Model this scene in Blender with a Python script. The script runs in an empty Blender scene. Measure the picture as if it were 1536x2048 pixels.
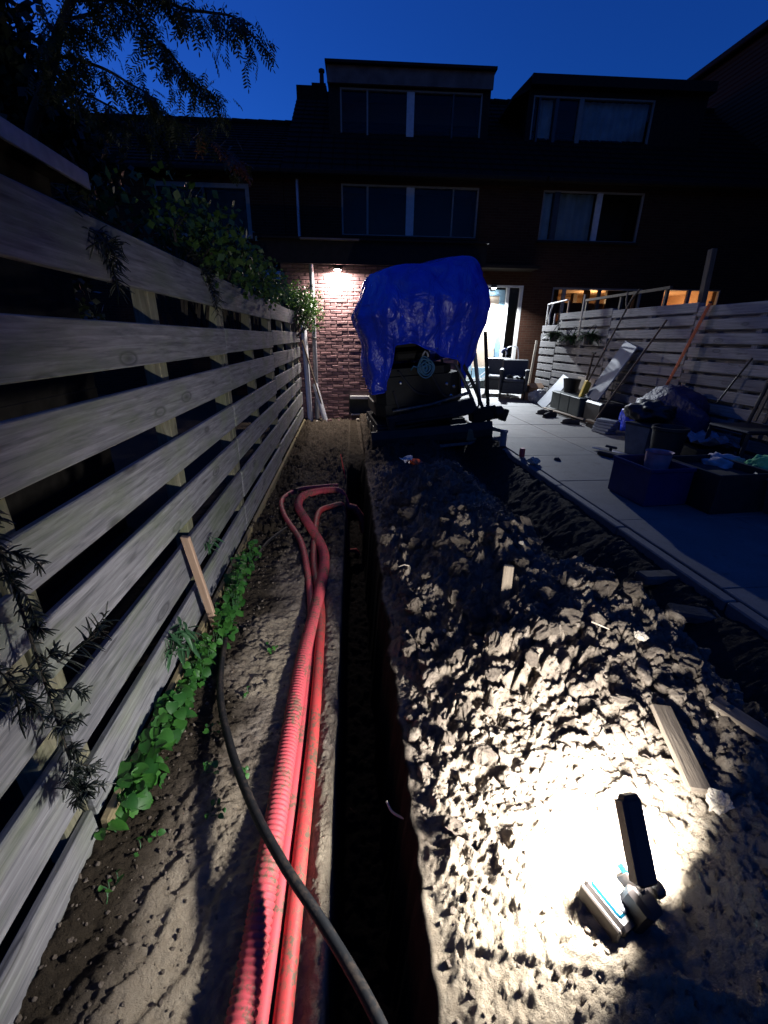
import bpy, bmesh, math, random
import numpy as np
from mathutils import Vector, Matrix, Euler

S = bpy.context.scene
COL = S.collection
R = math.radians
rnd = random.Random(7)

# ------------------------------------------------------------------ camera
cam_d = bpy.data.cameras.new('camera')
cam = bpy.data.objects.new('camera', cam_d)
COL.objects.link(cam)
PI_, RO_, YA_ = R(22.02), R(0.9), R(5.85)
fw = Vector((math.sin(YA_)*math.cos(PI_), math.cos(YA_)*math.cos(PI_), -math.sin(PI_)))
rt = Vector((math.cos(YA_), -math.sin(YA_), 0))
up = rt.cross(fw)
cr = rt*math.cos(RO_) + up*math.sin(RO_)
cu = up*math.cos(RO_) - rt*math.sin(RO_)
M = Matrix((cr, cu, -fw)).transposed().to_4x4()
M.translation = Vector((0, 0, 1.30))
cam.matrix_world = M
cam_d.sensor_fit = 'VERTICAL'
cam_d.sensor_height = 36.0
cam_d.lens = 860/2048*36
cam_d.clip_start = 0.02
cam_d.clip_end = 400
S.camera = cam

# ------------------------------------------------------------------ dusk sky
W = bpy.data.worlds.new('World')
S.world = W
W.use_nodes = True
wn = W.node_tree.nodes
wl = W.node_tree.links
wn.clear()
wo = wn.new('ShaderNodeOutputWorld')
bg = wn.new('ShaderNodeBackground')
sky = wn.new('ShaderNodeTexSky')
sky.sky_type = 'NISHITA'
sky.sun_disc = False
sky.sun_elevation = R(1.0)
sky.sun_rotation = R(-48)
sky.altitude = 0
sky.air_density = 1.0
sky.dust_density = 0.3
sky.ozone_density = 6.0
mix = wn.new('ShaderNodeMix')
mix.data_type = 'RGBA'
mix.blend_type = 'MULTIPLY'
mix.inputs[0].default_value = 1.0
mix.inputs[7].default_value = (0.85, 0.72, 1.0, 1)
wl.new(sky.outputs[0], mix.inputs[6])
wl.new(mix.outputs[2], bg.inputs[0])
bg.inputs[1].default_value = 0.15
wl.new(bg.outputs[0], wo.inputs[0])

S.view_settings.view_transform = 'Standard'
S.view_settings.look = 'None'
S.view_settings.exposure = 1.72
S.view_settings.gamma = 1.0
S.view_settings.use_curve_mapping = False
S.cycles.max_bounces = 6
S.cycles.diffuse_bounces = 3
S.cycles.glossy_bounces = 3
S.cycles.transmission_bounces = 4
S.cycles.sample_clamp_indirect = 4.0
S.cycles.use_denoising = True

LAMP_POWER = 16.5
WALL_POWER = 38.0
DOOR_POWER = 140.0
ROOM_POWER = 9.0


# ------------------------------------------------------------------ materials
def new_mat(name):
    m = bpy.data.materials.new(name)
    m.use_nodes = True
    nt = m.node_tree
    b = nt.nodes['Principled BSDF']
    return m, nt, b


def N(nt, kind, **kw):
    n = nt.nodes.new(kind)
    for k, v in kw.items():
        setattr(n, k, v)
    return n


def ramp(nt, fac, stops):
    r = N(nt, 'ShaderNodeValToRGB')
    e = r.color_ramp.elements
    while len(e) > 1:
        e.remove(e[-1])
    e[0].position = stops[0][0]
    e[0].color = (*stops[0][1], 1)
    for p, c in stops[1:]:
        k = e.new(p)
        k.color = (*c, 1)
    nt.links.new(fac, r.inputs[0])
    return r.outputs[0]


def mixc(nt, fac, a, b, mode='MIX'):
    m = N(nt, 'ShaderNodeMix', data_type='RGBA', blend_type=mode)
    for sock, v in ((m.inputs[0], fac), (m.inputs[6], a), (m.inputs[7], b)):
        if isinstance(v, (int, float)):
            sock.default_value = v
        elif isinstance(v, tuple):
            sock.default_value = (*v, 1)
        else:
            nt.links.new(v, sock)
    return m.outputs[2]


def noise(nt, vec, scale, detail=4, rough=0.55, dist=0.0):
    n = N(nt, 'ShaderNodeTexNoise')
    n.inputs['Scale'].default_value = scale
    n.inputs['Detail'].default_value = detail
    n.inputs['Roughness'].default_value = rough
    n.inputs['Distortion'].default_value = dist
    if vec is not None:
        nt.links.new(vec, n.inputs['Vector'])
    return n.outputs[0]


def bump(nt, b, height, strength, dist):
    n = N(nt, 'ShaderNodeBump')
    n.inputs['Strength'].default_value = strength
    n.inputs['Distance'].default_value = dist
    nt.links.new(height, n.inputs['Height'])
    nt.links.new(n.outputs[0], b.inputs['Normal'])


def objvec(nt, scale=(1, 1, 1), offs=True):
    tc = N(nt, 'ShaderNodeTexCoord')
    v = tc.outputs['Object']
    if offs:
        oi = N(nt, 'ShaderNodeObjectInfo')
        mu = N(nt, 'ShaderNodeMath', operation='MULTIPLY')
        mu.inputs[1].default_value = 37.0
        nt.links.new(oi.outputs['Random'], mu.inputs[0])
        ad = N(nt, 'ShaderNodeVectorMath', operation='ADD')
        nt.links.new(v, ad.inputs[0])
        nt.links.new(mu.outputs[0], ad.inputs[1])
        v = ad.outputs[0]
    mp = N(nt, 'ShaderNodeMapping')
    mp.inputs['Scale'].default_value = scale
    nt.links.new(v, mp.inputs[0])
    return mp.outputs[0]


def simple(name, col, rough=0.6, metal=0.0, var=0.25, scale=12, bstr=0.0, spec=0.5, coat=0.0):
    m, nt, b = new_mat(name)
    v = objvec(nt)
    n = noise(nt, v, scale, 4)
    lo = tuple(c*(1-var) for c in col)
    hi = tuple(min(1, c*(1+var)) for c in col)
    c = ramp(nt, n, [(0.3, lo), (0.7, hi)])
    nt.links.new(c, b.inputs['Base Color'])
    b.inputs['Roughness'].default_value = rough
    b.inputs['Metallic'].default_value = metal
    b.inputs['Specular IOR Level'].default_value = spec
    b.inputs['Coat Weight'].default_value = coat
    if bstr:
        bump(nt, b, noise(nt, v, scale*6, 3), bstr, 0.01)
    return m


def wood(name, base, dark, green=0.0, tint=0.3, gscale=1.0, bstr=0.35):
    """sawn board, grain along local X"""
    m, nt, b = new_mat(name)
    vf = objvec(nt, (1.6*gscale, 22*gscale, 22*gscale))
    vs = objvec(nt, (0.9, 7, 7))
    vb = objvec(nt, (2.2, 5, 5))
    g1 = noise(nt, vf, 2.4, 6, 0.65, 0.6)
    wv = N(nt, 'ShaderNodeTexWave', wave_type='BANDS', bands_direction='Z', wave_profile='SAW')
    wv.inputs['Scale'].default_value = 1.3
    wv.inputs['Distortion'].default_value = 5.0
    wv.inputs['Detail'].default_value = 3
    wv.inputs['Detail Scale'].default_value = 0.7
    nt.links.new(vs, wv.inputs['Vector'])
    c = mixc(nt, ramp(nt, g1, [(0.3, (0, 0, 0)), (0.72, (1, 1, 1))]), dark, base)
    c = mixc(nt, 0.26, c, wv.outputs[0], 'MULTIPLY')
    # blotches of weathering
    n2 = noise(nt, vb, 2.0, 5, 0.6)
    c = mixc(nt, ramp(nt, n2, [(0.35, (0.45, 0.45, 0.45)), (0.65, (1, 1, 1))]), mixc(nt, 0.5, c, dark), c)
    # dark flecks along the grain
    vk = objvec(nt, (5, 46, 46))
    n3 = noise(nt, vk, 1.0, 2, 0.5)
    c = mixc(nt, ramp(nt, n3, [(0.62, (0, 0, 0)), (0.80, (0.9, 0.9, 0.9))]), c, tuple(d*0.35 for d in dark))
    # knots
    vk2 = objvec(nt, (2.4, 7, 7))
    vo = N(nt, 'ShaderNodeTexVoronoi', feature='F1')
    vo.inputs['Scale'].default_value = 1.0
    nt.links.new(vk2, vo.inputs['Vector'])
    kn = ramp(nt, vo.outputs['Distance'], [(0.0, (1, 1, 1)), (0.13, (0.25, 0.25, 0.25)), (0.16, (0.8, 0.8, 0.8)), (0.22, (0, 0, 0))])
    c = mixc(nt, kn, c, tuple(d*0.5 for d in dark))
    if green:
        n4 = noise(nt, objvec(nt, (1.1, 3, 3)), 2.5, 4)
        gm = ramp(nt, n4, [(0.45, (0, 0, 0)), (0.7, (green, green, green))])
        c = mixc(nt, gm, c, (0.16, 0.20, 0.10))
    oi = N(nt, 'ShaderNodeObjectInfo')
    tv = ramp(nt, oi.outputs['Random'], [(0, (1-tint,)*3), (0.5, (1.0, 0.99, 0.97)), (1, (1-tint*0.4, 1-tint*0.45, 1-tint*0.55))])
    c = mixc(nt, 1.0, c, tv, 'MULTIPLY')
    nt.links.new(c, b.inputs['Base Color'])
    b.inputs['Roughness'].default_value = 0.85
    b.inputs['Specular IOR Level'].default_value = 0.2
    ad = N(nt, 'ShaderNodeMath', operation='ADD')
    nt.links.new(g1, ad.inputs[0])
    nt.links.new(n3, ad.inputs[1])
    bump(nt, b, ad.outputs[0], bstr, 0.004)
    return m


MAT = {}
MAT['slat'] = wood('weathered_slat', (0.40, 0.40, 0.425), (0.13, 0.13, 0.145), green=0.5)
MAT['slat_r'] = wood('weathered_slat_pale', (0.40, 0.39, 0.39), (0.22, 0.215, 0.22), green=0.1)
MAT['post'] = wood('fence_post_wood', (0.29, 0.275, 0.20), (0.16, 0.15, 0.10), green=0.45)
MAT['plinth'] = wood('plinth_wood', (0.38, 0.31, 0.18), (0.22, 0.18, 0.10), green=0.3)
MAT['fresh'] = wood('fresh_pine', (0.56, 0.40, 0.29), (0.40, 0.26, 0.18), tint=0.1)
MAT['lath'] = wood('pale_lath', (0.55, 0.50, 0.42), (0.38, 0.34, 0.28), tint=0.15)
MAT['oldwood'] = wood('old_brown_wood', (0.20, 0.15, 0.11), (0.09, 0.07, 0.05))
MAT['board'] = wood('muddy_board', (0.30, 0.245, 0.19), (0.17, 0.135, 0.10), bstr=1.0)

# soil ---------------------------------------------------------------
def soil_mat(name, clod=False):
    m, nt, b = new_mat(name)
    if clod:
        v = objvec(nt)
    else:
        v = N(nt, 'ShaderNodeTexCoord').outputs['Object']
    n1 = noise(nt, v, 3.0, 6, 0.6)
    n2 = noise(nt, v, 28, 5, 0.65)
    n3 = noise(nt, v, 210, 3, 0.7)
    c = ramp(nt, n2, [(0.28, (0.13, 0.098, 0.075)), (0.5, (0.275, 0.225, 0.178)), (0.72, (0.39, 0.33, 0.27))])
    c2 = ramp(nt, n2, [(0.3, (0.12, 0.095, 0.075)), (0.7, (0.27, 0.22, 0.17))])
    c = mixc(nt, ramp(nt, n1, [(0.4, (0, 0, 0)), (0.62, (1, 1, 1))]), c, c2)
    if not clod:
        at = N(nt, 'ShaderNodeAttribute', attribute_name='sand')
        cs = ramp(nt, n2, [(0.25, (0.34, 0.275, 0.195)), (0.75, (0.47, 0.395, 0.295))])
        c = mixc(nt, at.outputs['Fac'], c, cs)
        ah = N(nt, 'ShaderNodeAttribute', attribute_name='dark_soil')  # real humus, plus shade painted into the trench
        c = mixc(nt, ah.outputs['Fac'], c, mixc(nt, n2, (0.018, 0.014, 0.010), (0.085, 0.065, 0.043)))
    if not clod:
        aw = N(nt, 'ShaderNodeAttribute', attribute_name='painted_shade')
        c = mixc(nt, aw.outputs['Fac'], c, mixc(nt, n2, (0.008, 0.006, 0.005), (0.028, 0.020, 0.015)))  # near-black soil colour stands in for shade
    # pale grains
    c = mixc(nt, ramp(nt, n3, [(0.68, (0, 0, 0)), (0.76, (0.6, 0.6, 0.6))]), c, (0.42, 0.36, 0.28))
    c = mixc(nt, ramp(nt, n3, [(0.24, (0.6, 0.6, 0.6)), (0.33, (0, 0, 0))]), c, (0.05, 0.037, 0.026))
    nt.links.new(c, b.inputs['Base Color'])
    b.inputs['Roughness'].default_value = 0.95
    b.inputs['Specular IOR Level'].default_value = 0.15
    n4 = noise(nt, v, 75, 6, 0.75)
    bump(nt, b, n4, 1.0, 0.028)
    return m


MAT['soil'] = soil_mat('dug_soil')
MAT['clod'] = soil_mat('clod_soil', True)
MAT['pebble'] = simple('pale_pebble', (0.42, 0.37, 0.30), 0.7, var=0.35)


def tile_mat():
    m, nt, b = new_mat('concrete_tile')
    v = objvec(nt)
    n1 = noise(nt, v, 3, 5, 0.6)
    n2 = noise(nt, v, 60, 4, 0.6)
    c = ramp(nt, n1, [(0.3, (0.115, 0.115, 0.112)), (0.7, (0.17, 0.17, 0.165))])
    c = mixc(nt, ramp(nt, n2, [(0.35, (0.3, 0.3, 0.3)), (0.6, (0, 0, 0))]), c, (0.08, 0.078, 0.072))
    n3 = noise(nt, v, 9, 3, 0.6)
    c = mixc(nt, ramp(nt, n3, [(0.62, (0, 0, 0)), (0.72, (0.55, 0.55, 0.55))]), c, (0.075, 0.065, 0.05))
    nt.links.new(c, b.inputs['Base Color'])
    b.inputs['Roughness'].default_value = 0.75
    bump(nt, b, n2, 0.25, 0.004)
    return m


MAT['tile'] = tile_mat()


def brick_mat():
    m, nt, b = new_mat('red_brown_brick')
    v = objvec(nt)
    oi = N(nt, 'ShaderNodeObjectInfo')
    c = ramp(nt, oi.outputs['Random'], [(0, (0.20, 0.112, 0.112)), (0.4, (0.235, 0.138, 0.138)), (0.75, (0.26, 0.155, 0.15)), (1, (0.22, 0.132, 0.138))])
    n = noise(nt, v, 26, 5, 0.65)
    c = mixc(nt, ramp(nt, n, [(0.3, (0.35, 0.35, 0.35)), (0.6, (0, 0, 0))]), c, (0.14, 0.065, 0.06))
    n3 = noise(nt, v, 12, 3)
    c = mixc(nt, ramp(nt, n3, [(0.62, (0, 0, 0)), (0.75, (0.35, 0.35, 0.35))]), c, (0.35, 0.29, 0.27))
    nt.links.new(c, b.inputs['Base Color'])
    b.inputs['Roughness'].default_value = 0.9
    b.inputs['Specular IOR Level'].default_value = 0.2
    bump(nt, b, noise(nt, v, 60, 4, 0.7), 0.7, 0.006)
    return m


MAT['brick'] = brick_mat()
MAT['mudstone'] = simple('muddy_concrete', (0.07, 0.06, 0.05), 0.9, var=0.5, scale=10, bstr=0.4)
MAT['mortar'] = simple('grey_mortar', (0.10, 0.068, 0.066), 0.95, var=0.35, scale=8, bstr=0.4)
MAT['dbrick'] = None


def wall_brick_mat():
    m, nt, b = new_mat('far_brickwork')
    tc = N(nt, 'ShaderNodeTexCoord')
    mp = N(nt, 'ShaderNodeMapping')
    mp.inputs['Rotation'].default_value = (R(90), 0, 0)
    nt.links.new(tc.outputs['Object'], mp.inputs[0])
    br = N(nt, 'ShaderNodeTexBrick')
    br.inputs['Color1'].default_value = (0.032, 0.013, 0.008, 1)
    br.inputs['Color2'].default_value = (0.046, 0.019, 0.011, 1)
    br.inputs['Mortar'].default_value = (0.050, 0.036, 0.025, 1)
    br.inputs['Scale'].default_value = 1.0
    br.inputs['Brick Width'].default_value = 0.22
    br.inputs['Row Height'].default_value = 0.0625
    br.inputs['Mortar Size'].default_value = 0.005
    nt.links.new(mp.outputs[0], br.inputs['Vector'])
    nt.links.new(br.outputs[0], b.inputs['Base Color'])
    b.inputs['Roughness'].default_value = 0.95
    b.inputs['Specular IOR Level'].default_value = 0.1
    bump(nt, b, br.outputs['Fac'], -0.5, 0.006)
    return m


MAT['dbrick'] = wall_brick_mat()
MAT['rooftile'] = simple('dark_roof_tile', (0.015, 0.010, 0.007), 0.95, var=0.3, spec=0.1)
MAT['zinc'] = simple('dark_trim', (0.017, 0.013, 0.010), 0.75, var=0.3, spec=0.15)
MAT['fascia'] = simple('grey_brown_fascia', (0.16, 0.12, 0.10), 0.8, var=0.3, scale=4, spec=0.1)
MAT['whitepaint'] = simple('white_frame_paint', (0.50, 0.49, 0.46), 0.5, var=0.12)
MAT['greypaint'] = simple('grey_frame_paint', (0.21, 0.19, 0.16), 0.55, var=0.15)
MAT['darkpaint'] = simple('dark_frame_paint', (0.03, 0.035, 0.035), 0.5, var=0.15)
MAT['bluedoor'] = simple('blue_grey_door', (0.17, 0.27, 0.33), 0.45, var=0.12)
MAT['beige'] = simple('beige_door_panel', (0.40, 0.32, 0.24), 0.6, var=0.12, scale=5)
MAT['pvc'] = simple('grey_pvc', (0.42, 0.43, 0.45), 0.4, var=0.15)
MAT['zincpipe'] = simple('zinc_pipe', (0.33, 0.33, 0.35), 0.45, metal=0.5, var=0.2)
MAT['curtain'] = simple('pale_curtain', (0.36, 0.42, 0.42), 0.95, var=0.2, scale=3)
MAT['room'] = simple('warm_room_plaster', (0.62, 0.40, 0.24), 0.9, var=0.08, scale=2)
MAT['furn'] = simple('dark_room_wood', (0.04, 0.025, 0.015), 0.7, var=0.2)


def glass_mat():
    m, nt, b = new_mat('window_glass')
    b.inputs['Base Color'].default_value = (0.9, 0.93, 0.95, 1)
    b.inputs['Roughness'].default_value = 0.02
    b.inputs['Transmission Weight'].default_value = 1.0
    b.inputs['IOR'].default_value = 1.02
    g = N(nt, 'ShaderNodeBsdfGlossy')
    g.inputs['Roughness'].default_value = 0.03
    tr = N(nt, 'ShaderNodeBsdfTransparent')
    tr.inputs[0].default_value = (0.85, 0.88, 0.88, 1)
    fr = N(nt, 'ShaderNodeFresnel')
    fr.inputs[0].default_value = 1.22
    mx = N(nt, 'ShaderNodeMixShader')
    nt.links.new(fr.outputs[0], mx.inputs[0])
    nt.links.new(tr.outputs[0], mx.inputs[1])
    nt.links.new(g.outputs[0], mx.inputs[2])
    nt.links.new(mx.outputs[0], nt.nodes['Material Output'].inputs[0])
    return m


MAT['glass'] = glass_mat()


def emit_mat(name, col, strength):
    m, nt, b = new_mat(name)
    b.inputs['Base Color'].default_value = (0.8, 0.8, 0.8, 1)
    b.inputs['Emission Color'].default_value = (*col, 1)
    b.inputs['Emission Strength'].default_value = strength
    return m


MAT['glow_warm'] = emit_mat('lit_lamp_warm', (1.0, 0.86, 0.74), 30)
MAT['glow_cool'] = emit_mat('lit_lamp_cool', (0.86, 0.93, 1.0), 30)
MAT['glow_led'] = emit_mat('lit_led_panel', (1.0, 0.97, 0.92), 30)
MAT['glow_bulb'] = emit_mat('lit_bulb', (1.0, 0.8, 0.5), 6)


def tarp_mat(name, col, sc=9, strength=1.0, rgh=0.24):
    m, nt, b = new_mat(name)
    v = objvec(nt)
    n1 = noise(nt, v, sc, 5, 0.6, 0.8)
    vw = objvec(nt, (1, 1, 0.35))
    n2 = noise(nt, vw, sc*0.45, 3, 0.5, 1.5)
    c = ramp(nt, n1, [(0.3, tuple(x*0.8 for x in col)), (0.7, tuple(x*1.15 for x in col))])
    nt.links.new(c, b.inputs['Base Color'])
    b.inputs['Roughness'].default_value = rgh
    b.inputs['Specular IOR Level'].default_value = 0.6
    ad = N(nt, 'ShaderNodeMath', operation='ADD')
    nt.links.new(n1, ad.inputs[0])
    nt.links.new(n2, ad.inputs[1])
    bump(nt, b, ad.outputs[0], strength, 0.06)
    return m


MAT['tarp'] = tarp_mat('blue_tarpaulin', (0.008, 0.036, 0.52), 4.5, 0.75)
MAT['tarp2'] = tarp_mat('dark_blue_tarpaulin', (0.003, 0.007, 0.06), 9, 0.8, 0.6)
MAT['plasticsheet'] = tarp_mat('pale_plastic_sheet', (0.42, 0.44, 0.52), 12)
MAT['bag'] = tarp_mat('clear_plastic_bag', (0.5, 0.5, 0.5), 22)
MAT['blackmetal'] = simple('black_machine_paint', (0.006, 0.0065, 0.006), 0.6, var=0.6, spec=0.25, bstr=0.1)
MAT['rubber'] = simple('black_rubber', (0.014, 0.014, 0.014), 0.8, var=0.3)
MAT['worn'] = simple('worn_steel', (0.10, 0.10, 0.09), 0.5, metal=0.6, var=0.5, scale=20)
MAT['bladepaint'] = simple('worn_blade_paint', (0.014, 0.016, 0.015), 0.7, var=0.6, scale=6, bstr=0.2)
MAT['chrome'] = simple('steel_rod', (0.5, 0.5, 0.48), 0.25, metal=1.0, var=0.1)
MAT['hose_blue'] = simple('blue_hose', (0.025, 0.11, 0.19), 0.5, var=0.3)
MAT['wicker'] = None


def wicker():
    m, nt, b = new_mat('dark_wicker')
    tc = N(nt, 'ShaderNodeTexCoord')
    ck = N(nt, 'ShaderNodeTexBrick')
    ck.inputs['Scale'].default_value = 1.0
    ck.inputs['Brick Width'].default_value = 0.028
    ck.inputs['Row Height'].default_value = 0.012
    ck.inputs['Mortar Size'].default_value = 0.002
    ck.inputs['Color1'].default_value = (0.05, 0.055, 0.06, 1)
    ck.inputs['Color2'].default_value = (0.08, 0.085, 0.09, 1)
    ck.inputs['Mortar'].default_value = (0.01, 0.01, 0.01, 1)
    mp = N(nt, 'ShaderNodeMapping')
    mp.inputs['Rotation'].default_value = (R(90), 0, R(25))
    nt.links.new(tc.outputs['Object'], mp.inputs[0])
    nt.links.new(mp.outputs[0], ck.inputs['Vector'])
    nt.links.new(ck.outputs[0], b.inputs['Base Color'])
    b.inputs['Roughness'].default_value = 0.5
    bump(nt, b, ck.outputs['Fac'], -0.8, 0.006)
    return m


MAT['wicker'] = wicker()
MAT['cushion'] = simple('grey_cushion', (0.12, 0.125, 0.13), 0.9, var=0.25, scale=10, bstr=0.2)
MAT['cardboard'] = simple('brown_cardboard', (0.36, 0.22, 0.13), 0.9, var=0.15)
MAT['paperboard'] = simple('torn_board', (0.30, 0.25, 0.20), 0.9, var=0.2)
MAT['greyboard'] = simple('grey_board', (0.20, 0.23, 0.27), 0.6, var=0.15, scale=3)
MAT['darkbox'] = simple('dark_green_box', (0.035, 0.050, 0.050), 0.6, var=0.25)
MAT['black'] = simple('black_plastic', (0.013, 0.013, 0.014), 0.5, var=0.3)
MAT['yellow'] = simple('yellow_plastic', (0.55, 0.38, 0.03), 0.5, var=0.15)
MAT['orange'] = simple('orange_paint', (0.90, 0.16, 0.035), 0.35, var=0.12)
MAT['bluebox'] = simple('blue_crate_plastic', (0.008, 0.018, 0.085), 0.5, var=0.15)
MAT['pink'] = simple('dusty_pink_plastic', (0.36, 0.20, 0.24), 0.7, var=0.3)
MAT['greypot'] = simple('grey_bin_plastic', (0.16, 0.17, 0.18), 0.5, var=0.2)
MAT['green_cloth'] = simple('green_cloth', (0.10, 0.38, 0.15), 0.9, var=0.3)
MAT['blue_cloth'] = simple('light_blue_cloth', (0.07, 0.25, 0.55), 0.9, var=0.2)
MAT['yellow_cloth'] = simple('yellow_cloth', (0.42, 0.34, 0.05), 0.9, var=0.2)
MAT['white_cloth'] = simple('whitish_cloth', (0.38, 0.34, 0.36), 0.9, var=0.3)
MAT['tub'] = simple('dark_rubber_tub', (0.06, 0.07, 0.085), 0.6, var=0.2)
MAT['redpipe'] = None


def pipe_mat(name, col, dirt):
    m, nt, b = new_mat(name)
    v = N(nt, 'ShaderNodeTexCoord').outputs['Object']
    n1 = noise(nt, v, 9, 5, 0.65)
    n2 = noise(nt, v, 70, 4, 0.7)
    mu = N(nt, 'ShaderNodeMath', operation='MULTIPLY')
    nt.links.new(n1, mu.inputs[0])
    nt.links.new(n2, mu.inputs[1])
    f = ramp(nt, mu.outputs[0], [(0.235, (0, 0, 0)), (0.34, (dirt, dirt, dirt))])
    c = mixc(nt, f, col, (0.13, 0.09, 0.06))
    nt.links.new(c, b.inputs['Base Color'])
    b.inputs['Roughness'].default_value = 0.6
    b.inputs['Specular IOR Level'].default_value = 0.3
    return m


MAT['conduit'] = pipe_mat('red_conduit', (0.50, 0.072, 0.088), 0.95)
MAT['conduit2'] = pipe_mat('orange_red_conduit', (0.48, 0.052, 0.052), 1.0)
MAT['hose'] = pipe_mat('black_hose_plastic', (0.008, 0.009, 0.011), 0.25)


def leaf_mat(name, lo, hi, trans=0.25, rough=0.5):
    m, nt, b = new_mat(name)
    oi = N(nt, 'ShaderNodeObjectInfo')
    v = objvec(nt)
    n = noise(nt, v, 25, 3)
    c = ramp(nt, oi.outputs['Random'], [(0, lo), (1, hi)])
    c = mixc(nt, ramp(nt, n, [(0.3, (0.5, 0.5, 0.5)), (0.7, (0, 0, 0))]), c, tuple(x*0.6 for x in lo))
    nt.links.new(c, b.inputs['Base Color'])
    b.inputs['Roughness'].default_value = rough
    b.inputs['Subsurface Weight'].default_value = 0.0
    tl = N(nt, 'ShaderNodeBsdfTranslucent')
    nt.links.new(c, tl.inputs[0])
    mx = N(nt, 'ShaderNodeMixShader')
    mx.inputs[0].default_value = trans
    nt.links.new(b.outputs[0], mx.inputs[1])
    nt.links.new(tl.outputs[0], mx.inputs[2])
    nt.links.new(mx.outputs[0], nt.nodes['Material Output'].inputs[0])
    return m


MAT['weed'] = leaf_mat('bright_weed_leaf', (0.020, 0.10, 0.014), (0.065, 0.22, 0.03))
MAT['creeper'] = leaf_mat('creeper_leaf', (0.03, 0.08, 0.015), (0.11, 0.16, 0.03))
MAT['rowan'] = leaf_mat('rowan_leaf', (0.018, 0.035, 0.012), (0.045, 0.05, 0.015))
MAT['redleaf'] = leaf_mat('autumn_rowan_leaf', (0.12, 0.03, 0.012), (0.16, 0.06, 0.02))
MAT['needle'] = leaf_mat('dark_needle', (0.004, 0.009, 0.005), (0.006, 0.012, 0.006), 0.05)
MAT['thistle'] = leaf_mat('dull_green_leaf', (0.04, 0.12, 0.05), (0.06, 0.16, 0.06))
MAT['fern'] = leaf_mat('dark_fern_leaf', (0.02, 0.05, 0.015), (0.04, 0.08, 0.02))
MAT['bark'] = simple('dark_bark', (0.035, 0.028, 0.02), 0.95, var=0.35, scale=20, bstr=0.4)
MAT['root'] = simple('pale_root', (0.5, 0.42, 0.32), 0.9, var=0.2)
MAT['shed'] = simple('black_shed_cladding', (0.020, 0.018, 0.015), 0.85, var=0.3, spec=0.1)
MAT['shedfascia'] = simple('white_shed_fascia', (0.55, 0.53, 0.50), 0.6, var=0.15)
MAT['lampbody'] = simple('black_lamp_body', (0.014, 0.011, 0.010), 0.45, var=0.2)
MAT['lampgrey'] = simple('grey_lamp_edge', (0.045, 0.036, 0.030), 0.5, var=0.2)
MAT['teal'] = simple('teal_plastic', (0.001, 0.040, 0.070), 0.35, var=0.1)
MAT['greypad'] = simple('pale_grey_pad', (0.035, 0.035, 0.042), 0.5, var=0.1)
MAT['steel'] = simple('bright_steel', (0.55, 0.56, 0.58), 0.3, metal=0.8, var=0.1)
MAT['orangelitter'] = simple('orange_foil', (0.85, 0.14, 0.03), 0.4, var=0.2)
MAT['whitelitter'] = simple('whitish_wrapper', (0.5, 0.5, 0.52), 0.6, var=0.2)
MAT['redcan'] = simple('red_can', (0.45, 0.05, 0.05), 0.4, var=0.2)


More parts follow.
